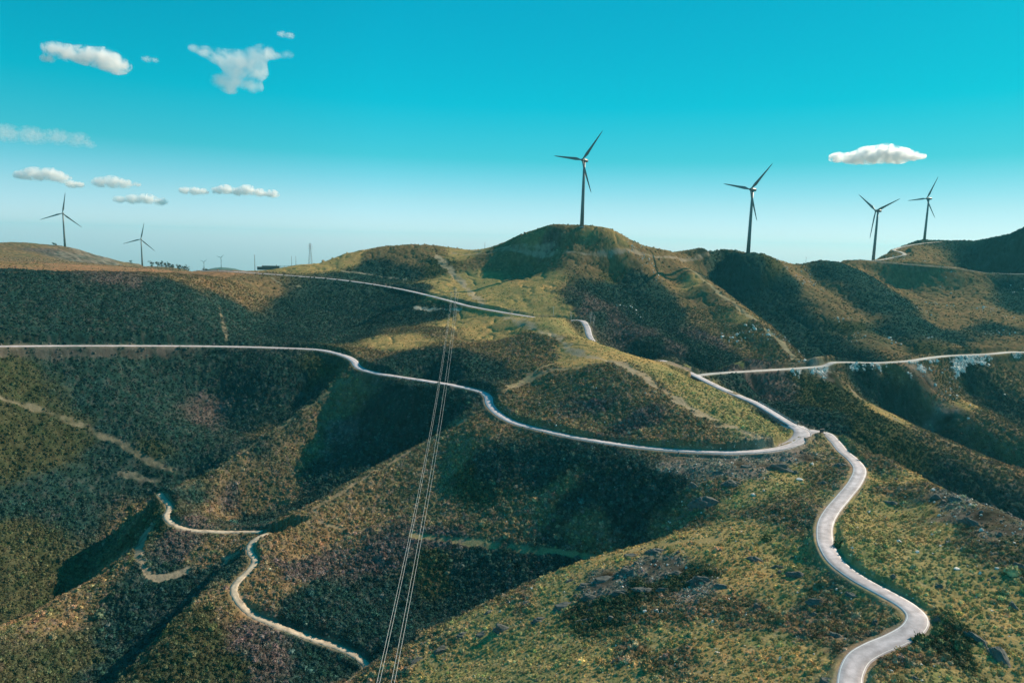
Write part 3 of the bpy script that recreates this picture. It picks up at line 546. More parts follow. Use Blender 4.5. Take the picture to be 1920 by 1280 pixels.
def ribbon(name, P, w, mat, lift, wf=None, rag=0.):
    cs = [(-w / 2 - .25, -.45), (-w / 2, 0), (-w / 6, .03), (w / 6, .03), (w / 2, 0), (w / 2 + .25, -.45)]; v = []; f = []; uvs = []; rg = random.Random(len(P)); L_ = 0
    d = np.gradient(P[:, :2], axis=0); d /= np.linalg.norm(d, axis=1, keepdims=True) + 1e-9
    for i, p in enumerate(P):
        if i: L_ += float(np.linalg.norm(P[i] - P[i - 1]))
        k = 1 if wf is None else wf(i / (len(P) - 1)); up = lift + .00018 * math.hypot(p[0], p[1])
        for o, dz in cs:
            oo = o * k + (rg.uniform(-rag, rag) if abs(o) > w / 3 else 0)
            v.append((p[0] - d[i][1] * oo, p[1] + d[i][0] * oo, p[2] + dz + up)); uvs.append((o, L_))
        if i:
            for j in range(5): a = (i - 1) * 6 + j; f.append((a, a + 6, a + 7, a + 1)[::-1])
    me = bpy.data.meshes.new(name); me.from_pydata(v, [], f); uvl = me.uv_layers.new(name='UVMap'); li = np.empty(len(me.loops), np.int32); me.loops.foreach_get('vertex_index', li)
    uvl.data.foreach_set('uv', np.array(uvs, np.float32)[li].ravel()); me.polygons.foreach_set('use_smooth', [True] * len(f)); me.materials.append(mat); me.update()
    o = bpy.data.objects.new(name, me); link(o); tag(o, kind='structure'); return o
ASPH = (.43, .39, .415)
m_road = mat_road('weathered_asphalt', ASPH, 2.5); m_far = mat_road('pale_far_asphalt', (.40, .385, .37), 2.5, False); m_dirt = mat_road('packed_dirt', (.43, .35, .26), 1.5, False, .95, .35)
m_smt = mat_road('summit_gravel', (.40, .35, .30), 2, False, .95)
def RS(k, step=1.5): return spline(W(*np.array(ROADS[k][0], float).T), step)
ribbon('junction_apron', RS('junction_apron') - np.array([0, 0, .06]), 8.5, mat_road('apron_asphalt', ASPH, 4.2, False), .0)
ribbon('valley_road', RS('valley_road'), 5.0, m_road, .02)
ribbon('ridge_road', RS('ridge_road'), 5.0, m_road, .04)
ribbon('hill_road', RS('hill_road', 1.0), 5.2, mat_road('hill_asphalt', ASPH, 2.6), .06)
ribbon('lay_by', RS('lay_by'), 5.0, mat_road('lay_by_asphalt', (.44, .42, .41), 2.5, False), .0, lambda t: 1.0)
ribbon('gravel_track', RS('gravel_track', .8), 2.7, m_dirt, .03, rag=.25)
ribbon('lower_track', RS('lower_track', .8), 2.7, m_dirt, .03, rag=.25)
ribbon('far_road', RS('far_road', 2), 4.6, m_far, .05)
ribbon('summit_track', RS('summit_track', 3), 4.6, m_smt, .5, rag=.3)
ribbon('crest_track', RS('crest_track', 3), 3.2, m_smt, .5, rag=.3)

# ---- WIND TURBINES --------------------------------------------------------------------
m_conc = mat_plain('pale_concrete', (.42, .40, .37), .9, noise=.2)
m_tur = mat_plain('turbine_backlit_paint', (.15, .18, .18), .45)  # white towers, darkened in colour to read as backlit
def turbine(px, py, R, hubpx, bladepx, th, psi, label, group='wind turbines on the skyline', roadw=True):
    p = W(px, py, R); R = float(RC(R)); d = ray(px, py); depth = R / math.hypot(d[0], d[1]); mpp = depth / FPX
    H = hubpx * mpp; BL = bladepx * mpp; z0 = gz(p[0], p[1]); zt = p[2] + H
    base = min(z0, p[2]) - 1.0; H = zt - base; k = H / 70.
    az = math.atan2(p[0], p[1])
    t = empty('wind_turbine', (p[0], p[1], base), -az); tag(t, label, 'wind turbine', group)
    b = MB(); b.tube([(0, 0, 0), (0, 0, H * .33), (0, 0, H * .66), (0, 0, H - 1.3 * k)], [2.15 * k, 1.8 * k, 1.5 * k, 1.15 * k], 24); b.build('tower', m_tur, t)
    b = MB(); b.tube([(0, 0, 0), (0, 0, .8)], [3.2 * k, 3.2 * k], 24, smooth=False); b.build('foundation', m_conc, t)
    y = R_(psi); ax = Vector((-math.sin(y), -math.cos(y), 0)); sd = Vector((math.cos(y), -math.sin(y), 0)); up = Vector((0, 0, 1)); c = Vector((0, 0, H))
    b = MB(); rr = [1.1, 1.75, 1.9, 1.9, 1.6, .9]; qs = [-3.2, -2.4, -.8, 2.5, 5.2, 6.2]
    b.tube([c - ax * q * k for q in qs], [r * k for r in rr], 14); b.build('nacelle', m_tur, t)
    hc = c + ax * 4.4 * k
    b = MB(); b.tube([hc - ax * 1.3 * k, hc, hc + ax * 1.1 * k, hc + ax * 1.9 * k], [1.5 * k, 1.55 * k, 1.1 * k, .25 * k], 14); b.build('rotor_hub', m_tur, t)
    for i in range(3):
        a = R_(th + 120 * i); rd = sd * math.cos(a) + up * math.sin(a); tn = -sd * math.sin(a) + up * math.cos(a); b = MB(); v = []; f = []
        sec = [(0, .75, .75, 0), (.05, .8, .8, 0), (.12, 1.3, .5, .35), (.2, 1.75, .36, .3), (.35, 1.4, .26, .22), (.55, 1.05, .18, .15), (.75, .75, .12, .08), (.92, .5, .08, .03), (1.0, .12, .03, 0)]
        nn = 10
        for s, ch, thk, tw in sec:
            cd = tn * math.cos(tw) + ax * math.sin(tw); td = ax * math.cos(tw) - tn * math.sin(tw); o = hc + rd * (1.0 * k + s * (BL - k))
            for q in range(nn): w = 2 * math.pi * q / nn; v.append(o + cd * (math.cos(w) * ch * k * .95 - .35 * (ch - .75) * k) + td * math.sin(w) * thk * k)
        for j in range(len(sec) - 1):
            for q in range(nn): f.append((j * nn + q, j * nn + (q + 1) % nn, (j + 1) * nn + (q + 1) % nn, (j + 1) * nn + q))
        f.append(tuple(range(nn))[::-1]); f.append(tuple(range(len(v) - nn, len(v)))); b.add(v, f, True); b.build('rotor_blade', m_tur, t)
    return t

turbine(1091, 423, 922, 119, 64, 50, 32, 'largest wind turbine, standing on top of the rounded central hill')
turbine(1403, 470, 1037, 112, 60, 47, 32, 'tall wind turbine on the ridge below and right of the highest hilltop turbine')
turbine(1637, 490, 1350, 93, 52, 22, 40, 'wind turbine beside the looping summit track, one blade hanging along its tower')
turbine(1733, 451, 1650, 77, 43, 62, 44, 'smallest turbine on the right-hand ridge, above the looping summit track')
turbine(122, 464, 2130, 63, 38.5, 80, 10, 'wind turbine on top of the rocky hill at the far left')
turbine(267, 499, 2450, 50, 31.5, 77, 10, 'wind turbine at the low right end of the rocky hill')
# two tiny turbines and the blue hill they stand on, kilometres away
def far_hill():
    # rounded hill seen in the dip of the skyline
    b = MB(); v = []; f = []; n = 90; m = 26; R0 = 6200.
    for i in range(n + 1):
        px = 368 + 100 * i / n; prof = [(368, 514), (384, 508), (392, 504), (402, 502), (415, 501), (428, 502), (442, 504), (455, 508), (468, 514)]
        py = np.interp(px, [q[0] for q in prof], [q[1] for q in prof]); p = W(px, py, R0); a = math.atan2(p[0], p[1]); rr = math.hypot(p[0], p[1])
        for j in range(m + 1):
            t = j / m * 2 - 1; r = rr + t * 600; h = (p[2] - (CZ - 420)) * math.cos(t * 1.57) ** .7 if abs(t) < 1 else 0
            x, y = r * math.sin(a), r * math.cos(a); v.append((x, y, CZ - 420 + h + float(fbm(np.array([x]), np.array([y]), 160, 3, 80)[0]) * 7 * (abs(t) < .98)))
    for i in range(n):
        for j in range(m): a = i * (m + 1) + j; f.append((a, a + 1, a + m + 2, a + m + 1)[::-1])
    b.add(v, f, True); o = b.build('hill', mat_plain('far_hill_scrub', (.05, .065, .04), .9, noise=.4, nscale=.01)); tag(o, kind='structure'); return o
far_hill()
def gz_far(x, y): return -1e9
_gz = gz
def turbine_far(px, py, R, hub, bl, th, psi, label):
    global gz
    p = W(px, py, R); g0 = gz; gz = lambda x, y: p[2] - 6
    try: turbine(px, py, R, hub, bl, th, psi, label, 'tiny turbines beyond the dip in the skyline')
    finally: gz = g0
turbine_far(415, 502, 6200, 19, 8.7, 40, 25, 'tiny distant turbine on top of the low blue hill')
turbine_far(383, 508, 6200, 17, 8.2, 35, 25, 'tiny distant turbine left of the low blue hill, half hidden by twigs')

# ---- PYLONS, POLES, WIRES ----------------------------------------------------------------
m_steel = mat_plain('galvanised_steel', (.22, .24, .24), .5, .3); m_wood = mat_plain('tarred_pole_wood', (.10, .085, .065), .85, noise=.3); m_ins = mat_plain('glazed_insulator', (.55, .58, .56), .2)
m_wire = mat_plain('aluminium_wire', (.72, .72, .70), .45, .2); m_pale = mat_plain('pale_painted_metal', (.55, .56, .54), .6)
def place(px, py, R):
    p = W(px, py, R); return Vector(p)
def lattice_pylon(px, py, R, hpx, label, arms=((.93, 2.1), (.84, 2.6), (.75, 2.1)), spread=1.9, th=.09, rot=0.):
    p = place(px, py, R); d = ray(px, py); mpp = float(RC(R)) / math.hypot(d[0], d[1]) / FPX; H = hpx * mpp; z0 = gz(p.x, p.y) - .5; H += p.z - z0
    t = empty('lattice_pylon', (p.x, p.y, z0), rot); tag(t, label, 'pylon')
    def w_at(h): return spread * (1 - h) ** 1.0 * (1 if h < .7 else 1) * .92 + .22 if h < .7 else spread * .3 * .92 + .22 - (h - .7) * .9
    for sx in (-1, 1):
        for sy in (-1, 1):
            b = MB(); b.tube([(sx * w_at(h), sy * w_at(h), H * h) for h in (0, .35, .7, .98)], th, 5); b.build('leg', m_steel, t)
    b = MB(); hs = [0, .1, .2, .3, .39, .47, .55, .62, .7, .77, .84, .91, .97]
    for h0, h1 in zip(hs[:-1], hs[1:]):
        a, c = w_at(h0), w_at(h1)
        for s in (-1, 1):
            b.tube([(-a, s * a, H * h0), (c, s * c, H * h1)], th * .6, 4); b.tube([(a, s * a, H * h0), (-c, s * c, H * h1)], th * .6, 4)
            b.tube([(s * a, -a, H * h0), (s * c, c, H * h1)], th * .6, 4); b.tube([(s * a, a, H * h0), (s * c, -c, H * h1)], th * .6, 4)
    b.build('lattice_bracing', m_steel, t)
    for h, L in arms:
        b = MB(); b.tube([(-L, 0, H * h), (L, 0, H * h)], th * .8, 5); b.tube([(-L, 0, H * h), (0, 0, H * h + .9), (L, 0, H * h)], th * .6, 4); c = b.build('crossarm', m_steel, t)
        for s in (-1, 1):
            k = MB(); k.tube([(s * L, 0, H * h), (s * L, 0, H * h - 1.1)], .16, 8); k.build('insulator', m_ins, c)
    b = MB(); b.tube([(0, 0, H * .95), (0, 0, H + 1.0)], th, 5); b.build('peak', m_steel, t)
    return t, H
lattice_pylon(582, 497, 1000, 41, 'tall lattice pylon silhouetted on the skyline right of the low building')
pyl, HP = lattice_pylon(852, 603, 700, 64, 'slim lattice pylon beside the upper road where the four wires meet', arms=((.86, 3.1), (.97, 1.2)), spread=1.3, th=.07)
def wood_pole(px, py, R, hpx, label, arm=True, mat=None, r=.19):
    p = place(px, py, R); d = ray(px, py); mpp = float(RC(R)) / math.hypot(d[0], d[1]) / FPX; z0 = gz(p.x, p.y) - .4; H = hpx * mpp + p.z - z0
    t = empty('utility_pole', (p.x, p.y, z0)); tag(t, label, 'utility pole')
    b = MB(); b.tube([(0, 0, 0), (0, 0, H * .5), (0, 0, H)], [r, r * .85, r * .7], 10); b.build('pole', mat or m_wood, t)
    if arm:
        b = MB(); b.box((0, 0, H - .5), (1.9, .12, .14)); c = b.build('crossarm', mat or m_wood, t)
        for x in (-.85, 0, .85): k = MB(); k.tube([(x, 0, H - .43), (x, 0, H - .1)], .07, 8); k.build('insulator', m_ins, c)
    return t
wood_pole(478, 506, 985, 28, 'tall dark pole on the skyline at the top of the upper road', r=.3)
wood_pole(547, 502, 1010, 22, 'thin pole at the right end of the low building, left of its twin', False, r=.2)
wood_pole(555, 502, 1010, 22, 'thin pole right of its twin beside the low building', False, r=.2)
wood_pole(1037, 606, 672, 31, 'pale slim pole on the grassy crest above the bend of the upper road', True, m_pale, .14)
wood_pole(909, 467, 1030, 13, 'short pole on the skyline in the saddle left of the highest hill', False, r=.2)
wood_pole(1511, 491, 1110, 9, 'tiny pole on the right-hand skyline between two turbines', True, r=.16)
# four wires crossing the valley from the pylon towards the camera
base = Vector(pyl.location)
wires = [((-3.1, 0, HP * .86 - 1.1), (703.5, 1292), 'leftmost of the four thin wires falling across the valley'),
         ((-2.1, 0, HP * .86 - .9), (709, 1292), 'second wire from the left among the four crossing the valley'),
         ((1.6, 0, HP * .97 - 1.1), (731, 1292), 'third wire from the left among the four crossing the valley'),
         ((3.1, 0, HP * .86 - 1.1), (737, 1292), 'rightmost of the four thin wires falling across the valley')]
for off, (ex, ey), lab in wires:
    A = base + Vector(off); Bp = Vector(W(ex, ey, 150.)); Bp2 = A + (Bp - A) * 1.18; sag = 15.5; pts = []
    for i in range(61):
        t = i / 60 * 1.18; q = A + (Bp - A) * t; q.z -= 4 * sag * t * (1 - t) if t < 1 else 4 * sag * t * (1 - t) ; pts.append(q)
    b = MB(); b.tube([p - A for p in pts], .036, 6, smooth=True); o = b.build('power_line', m_wire, None, A); tag(o, lab, 'wire', 'overhead wires across the valley')

# ---- LOW BUILDING on the skyline ------------------------------------------------------------
def on_ridge(px, py, R):
    p = place(px, py, R); return p
pb = on_ridge(508, 505.5, 1010); zb = min(gz(pb.x, pb.y), pb.z) - .3; azb = -math.atan2(pb.x, pb.y)
t = empty('service_building', (pb.x, pb.y, zb), azb); tag(t, 'long low dark building with a flat roof beside steel frames on the skyline', 'building')
m_wall = mat_plain('grey_render', (.13, .15, .15), .9, noise=.25); m_roof = mat_plain('dark_roof_felt', (.06, .07, .07), .9, noise=.2); m_glass = mat_plain('dark_glass', (.03, .04, .05), .1); m_door = mat_plain('green_door_paint', (.05, .09, .08), .6)
b = MB(); b.box((0, 0, 2.2), (19, 8, 4.4)); b.build('wall', m_wall, t)
b = MB(); b.box((-12.2, 0, 1.6), (5.4, 6, 3.2)); b.build('side_wing', m_wall, t)
b = MB(); b.box((0, 0, 4.55), (19.6, 8.6, .3)); b.box((-12.2, 0, 3.33), (5.8, 6.4, .25)); rf = b.build('roof', m_roof, t)
b = MB(); b.tube([(6.2, 0, 4.7), (6.2, 0, 6.3)], .3, 8); b.build('vent_stack', m_steel, rf)
for x in (-7, -3.6, 3.2, 6.6):
    b = MB(); b.box((x, -4.03, 2.6), (1.5, .1, 1.1)); w_ = b.build('window', m_pale, t); b = MB(); b.box((x, -4.1, 2.6), (1.3, .05, .9)); b.build('pane', m_glass, w_)
b = MB(); b.box((-.2, -4.04, 1.2), (1.3, .12, 2.3)); dr = b.build('door', m_door, t); b = MB(); b.box((.3, -4.13, 1.15), (.12, .06, .12)); b.build('handle', m_steel, dr)
pb = on_ridge(541, 505, 1010); zb = min(gz(pb.x, pb.y), pb.z) - .3
t = empty('switchgear_frame', (pb.x, pb.y, zb), azb); tag(t, 'row of open steel switchyard frames right of the low building', 'steel frame')
for i in range(5):
    b = MB(); b.tube([(-9 + i * 4.5, 0, 0), (-9 + i * 4.5, 0, 4.6)], .17, 6); b.build('post', m_steel, t)
for z in (4.5, 3.0):
    b = MB(); b.box((0, 0, z), (18.6, .35, .3)); b.build('beam', m_steel, t)
for i in range(4):
    b = MB(); b.box((-6.8 + i * 4.5, 0, 1.2), (1.8, 1.6, 2.1)); b.build('transformer', m_roof, t)

# ---- ROADSIDE THINGS AT THE JUNCTION ---------------------------------------------------------
m_rail = mat_plain('guard_rail_zinc', (.50, .53, .52), .45, .4, noise=.15); m_sign = mat_plain('sign_white', (.75, .8, .8), .5); m_signb = mat_plain('sign_blue', (.05, .25, .5), .5)
def guard_rail(P, label):
    A = Vector(P[0]); t = empty('guard_rail', A); tag(t, label, 'guard rail'); n = len(P)
    v = []; f = []; cs = [(0, .48), (.05, .52), (0, .60), (.05, .66), (0, .78), (-.04, .78), (-.02, .60), (-.04, .48)]
    d = np.gradient(P[:, :2], axis=0); d /= np.linalg.norm(d, axis=1, keepdims=True)
    for i, p in enumerate(P):
        for o, z in cs: v.append((p[0] - d[i][1] * o - A.x, p[1] + d[i][0] * o - A.y, p[2] + z - A.z))
        if i:
            for j in range(8): f.append(((i - 1) * 8 + j, (i - 1) * 8 + (j + 1) % 8, i * 8 + (j + 1) % 8, i * 8 + j))
    MB().add(v, f).build('rail_beam', m_rail, t)
    s = max(1, n // 60)
    for i in range(0, n, max(s, 2)):
        p = P[i]; b = MB(); b.box((p[0] - A.x, p[1] - A.y, p[2] - A.z + .12), (.12, .12, 1.1)); b.build('post', m_rail, t)
    return t
PV = RS('valley_road', 2.0)
def between(P, x0, x1, off, side=None):
    q = P - np.array([0, 0, CZ]); zc = q @ _F; x = 960 + FPX * (q @ CR) / zc; i0 = int(np.argmin(np.abs(x - x0))); i1 = int(np.argmin(np.abs(x[i0:] - x1))) + i0 if side is None else int(np.argmin(np.abs(x[:i0 + 1] - x1)))
    a, b = sorted((i0, i1)); return offset_line(P, off)[a:b + 1]
gl = between(PV, 1000, 1500, -3.25); guard_rail(gl, 'long guard rail along the outer edge of the lower road on the round spur')
PH = RS('ridge_road', 2.0)
gr = between(PH, 1475, 1405, 3.2) if False else offset_line(PH, 3.15)
q = gr - np.array([0, 0, CZ]); xs = 960 + FPX * (q @ CR) / (q @ _F); ii = np.where((xs < 1478) & (xs > 1405))[0]; 
gr2 = offset_line(PH, -3.15); guard_rail(gr2[ii.min():ii.max() + 1], 'short guard rail beside the upper road just above the junction')
# small roadside shelter / notice stand on the point of the junction
pk = place(1540, 816, 394); zk = gz(pk.x, pk.y) - .1
t = empty('information_stand', (pk.x, pk.y, zk), .35); tag(t, 'small dark information stand with a roof on the point of the road junction', 'information stand')
b = MB(); b.box((0, 0, 1.25), (2.2, .12, 1.7)); bd = b.build('panel', mat_plain('dark_panel_back', (.035, .035, .06), .7), t)
b = MB(); b.box((0, -.08, 1.25), (2.28, .05, .08)); b.box((0, -.08, 2.07), (2.28, .05, .08)); b.box((0, -.08, .43), (2.28, .05, .08)); b.build('frame', m_wood, bd)
for s in (-1, 1): b = MB(); b.box((s * 1.2, 0, 1.15), (.16, .16, 2.4)); b.build('post', m_wood, t)
b = MB(); b.add([(-1.5, -.6, 2.25), (1.5, -.6, 2.25), (1.5, .6, 2.25), (-1.5, .6, 2.25), (-1.5, 0, 2.6), (1.5, 0, 2.6)], [(0, 1, 5, 4), (2, 3, 4, 5), (1, 2, 5), (3, 0, 4), (3, 2, 1, 0)]); b.build('roof', m_roof, t)
for k, (sx, sy, lab) in enumerate(((1543.5, 807.5, 'left one of two small pale road signs behind the information stand'), (1549.5, 809, 'right one of two small pale road signs behind the information stand'))):
    ps = place(sx, sy, 408 + k * 2); zs = gz(ps.x, ps.y) - .1; t = empty('road_sign', (ps.x, ps.y, zs), -.35); tag(t, lab, 'road sign', 'road signs at the junction')
    b = MB(); b.tube([(0, 0, 0), (0, 0, 2.9)], .05, 8); b.build('post', m_steel, t)
    b = MB(); b.tube([(0, -.06, 2.55), (0, -.03, 2.55)], .46, 20, smooth=False); pl = b.build('sign_plate', m_sign, t); b = MB(); b.tube([(0, -.075, 2.55), (0, -.065, 2.55)], .36, 20, smooth=False); b.build('sign_face', m_signb, pl)

# ---- TREES on and near the skyline -----------------------------------------------------------
m_bark = mat_plain('grey_bark', (.12, .105, .085), .9, noise=.3); m_leaf = mat_plain('dark_tree_leaves', (.035, .06, .035), .8, noise=.5, nscale=.8); m_pbark = mat_plain('bleached_bark', (.48, .45, .42), .9, noise=.2)
def tree(px, py, R, hpx, wpx, label, kind='leafy', seed=0, group=None, cz=.45):
    rg = random.Random(seed * 13 + int(px)); p = place(px, py, R); d = ray(px, py); mpp = float(RC(R)) / math.hypot(d[0], d[1]) / FPX
    z0 = gz(p.x, p.y); H = hpx * mpp + max(p.z - z0, -2); z0 -= .2; Wd = wpx * mpp
    t = empty('small_tree' if kind == 'leafy' else 'bare_tree', (p.x, p.y, z0)); tag(t, label, 'tree', group); bk = m_bark if kind == 'leafy' else m_pbark
    b = MB(); lean = (rg.uniform(-.05, .05) * H, rg.uniform(-.05, .05) * H); r = max(H * .022, .1)
    b.tube([(0, 0, 0), (lean[0] * .4, lean[1] * .4, H * .4), (lean[0], lean[1], H * .85)], [r, r * .75, r * .25], 7)
    tips = []
    nb = 9 if kind == 'leafy' else 26
    for i in range(nb):
        h = H * rg.uniform(cz * .8, .85); a = rg.uniform(0, 6.28); L = Wd * .5 * rg.uniform(.5, 1.0) * (1.15 - abs(h / H - .6)); f0 = h / (H * .85)
        s = Vector((lean[0] * f0, lean[1] * f0, h)); e = s + Vector((math.cos(a) * L, math.sin(a) * L, L * rg.uniform(.3, 1.1))); b.tube([s, (s + e) / 2 + Vector((0, 0, .1 * L)), e], [r * .4, r * .25, r * .1], 4); tips += [e, (s + e) / 2]
        if kind != 'leafy':
            for _ in range(3): q = s + (e - s) * rg.uniform(.3, .9); b.tube([q, q + Vector((rg.uniform(-1, 1), rg.uniform(-1, 1), rg.uniform(.2, 1.2))) * L * .4], [r * .16, r * .06], 3)
    b.build('trunk', bk, t)
    if kind == 'leafy':
        b = MB(); 
        for i in range(26):
            c = rg.choice(tips) + Vector((rg.gauss(0, 1), rg.gauss(0, 1), rg.gauss(0, 1))) * Wd * .09; cr = Wd * rg.uniform(.08, .2)
            for j in range(34):
                q = c + Vector((rg.gauss(0, 1), rg.gauss(0, 1), rg.gauss(0, .8))) * cr * .6; s = Wd * rg.uniform(.025, .05) + .05
                u = Vector((rg.gauss(0, 1), rg.gauss(0, 1), rg.gauss(0, 1))).normalized(); w = u.orthogonal().normalized()
                b.add([q - u * s, q + w * s * .7, q + u * s, q - w * s * .7], [(0, 1, 2, 3)])
        b.build('crown', m_leaf, t)
    return t
G1 = 'small trees in a row on the skyline'
for i, (x, y, h, w, lab) in enumerate([
 (285, 501, 11, 8, 'leftmost round tree of the skyline row right of the small turbine'), (296, 502, 11, 7, 'second tree from the left in the skyline row'),
 (302, 502, 11, 8, 'third tree from the left in the skyline row'), (311, 503, 10, 8, 'fourth tree from the left in the skyline row'),
 (318, 503, 10.5, 8, 'fifth tree in the skyline row, one of a tight clump'), (323, 503.5, 9.5, 7, 'sixth tree in the skyline row, at the end of the clump'),
 (334, 505, 11, 6, 'thin sparse tree in the gap of the skyline row'), (339, 505, 9, 6, 'small thin tree just right of the gap in the skyline row'),
 (346, 506, 8, 8, 'low dark bushy tree near the right end of the skyline row'), (353, 506, 6, 6, 'lowest tree at the right end of the skyline row')]):
    tree(x, y, 1350, h, w, lab, 'leafy', i, G1)
tree(101, 464, 2115, 6, 5, 'left one of two tiny trees left of the leftmost turbine', seed=31); tree(105.5, 464.5, 2115, 5, 4, 'right one of two tiny trees left of the leftmost turbine', seed=32)
tree(246, 495, 2380, 7, 5, 'tiny tree on the rocky hill just left of the second turbine', seed=33)
tree(385, 513, 1150, 13, 9, 'twiggy tree standing before the tiny turbine at the dip of the skyline', 'leafy', 34)
tree(393, 513, 1150, 8, 7, 'low bushy tree at the left foot of the blue hill', 'leafy', 35); tree(452, 514, 1150, 9, 8, 'bushy tree at the right foot of the blue hill', 'leafy', 36); tree(372, 512, 1150, 5, 5, 'tiny bush-like tree left of the twiggy one on the skyline', 'leafy', 37)
tree(1071, 602, 668, 20, 6, 'small bleached bare tree left of the bend of the upper road', 'bare', 41)
tree(1107, 606, 668, 26, 10, 'tall bleached bare tree at the bend of the upper road', 'bare', 42); tree(1113, 612, 668, 24, 8, 'bleached bare tree on the right of the pair at the bend', 'bare', 43)

# ---- ROCKS -----------------------------------------------------------------------------------
def mat_rock(name, c0, c1, sc=1.2):
    m = bpy.data.materials.new(name); m.use_nodes = True; nt = m.node_tree; N = nt.nodes.new; L = nt.links.new; b = nt.nodes['Principled BSDF']; b.inputs['Roughness'].default_value = .92
    tc = N('ShaderNodeTexCoord'); n = N('ShaderNodeTexNoise'); n.inputs['Scale'].default_value = sc; n.inputs['Detail'].default_value = 8; n.inputs['Roughness'].default_value = .7; L(tc.outputs['Object'], n.inputs['Vector'])
    r = N('ShaderNodeValToRGB'); r.color_ramp.elements[0].position = .35; r.color_ramp.elements[1].position = .68; r.color_ramp.elements[0].color = (*c0, 1); r.color_ramp.elements[1].color = (*c1, 1); L(n.outputs['Fac'], r.inputs[0]); L(r.outputs[0], b.inputs['Base Color'])
    bp = N('ShaderNodeBump'); bp.inputs['Strength'].default_value = .8; bp.inputs['Distance'].default_value = .3; L(n.outputs['Fac'], bp.inputs['Height']); L(bp.outputs[0], b.inputs['Normal']); return m
m_schist = mat_rock('lichened_schist', (.045, .055, .05), (.17, .165, .145)); m_quartz = mat_rock('pale_quartz', (.58, .52, .46), (.86, .80, .73), 3.)
def rock_mesh(name, seed, mat, lx, ly, lz, sub=4, strata=.5):
    bm = bmesh.new(); bmesh.ops.create_icosphere(bm, subdivisions=sub, radius=1); rg = np.random.RandomState(seed); pl = []
    for _ in range(11):
        nrm = rg.normal(size=3); nrm[2] = abs(nrm[2]) * .8; nrm /= np.linalg.norm(nrm); pl.append((nrm, rg.uniform(.45, .85)))
    for v in bm.verts:
        p = np.array(v.co)
        for nrm, dd in pl:
            k = p @ nrm
            if k > dd: p = p - nrm * (k - dd) * .92
        q = p * np.array([2.2, 2.2, 5 * strata + 1.5]) + seed
        n = float(fbm(np.array([q[0] + q[2] * .7]), np.array([q[1] - q[2] * .5]), 1.0, 3, seed % 50)[0]); p = p * (1 + .28 * n)
        z = p[2] * 4; p[2] = (math.floor(z) + min((z - math.floor(z)) * 1.8, 1)) / 4 * strata + p[2] * (1 - strata)
        v.co = (p[0] * lx, p[1] * ly, p[2] * lz)
    me = bpy.data.meshes.new(name); bm.to_mesh(me); bm.free(); me.materials.append(mat); return me
rock_variants = [rock_mesh('rock_outcrop', 11 + i * 7, m_schist, 1, 1, 1, 4, .5) for i in range(6)]
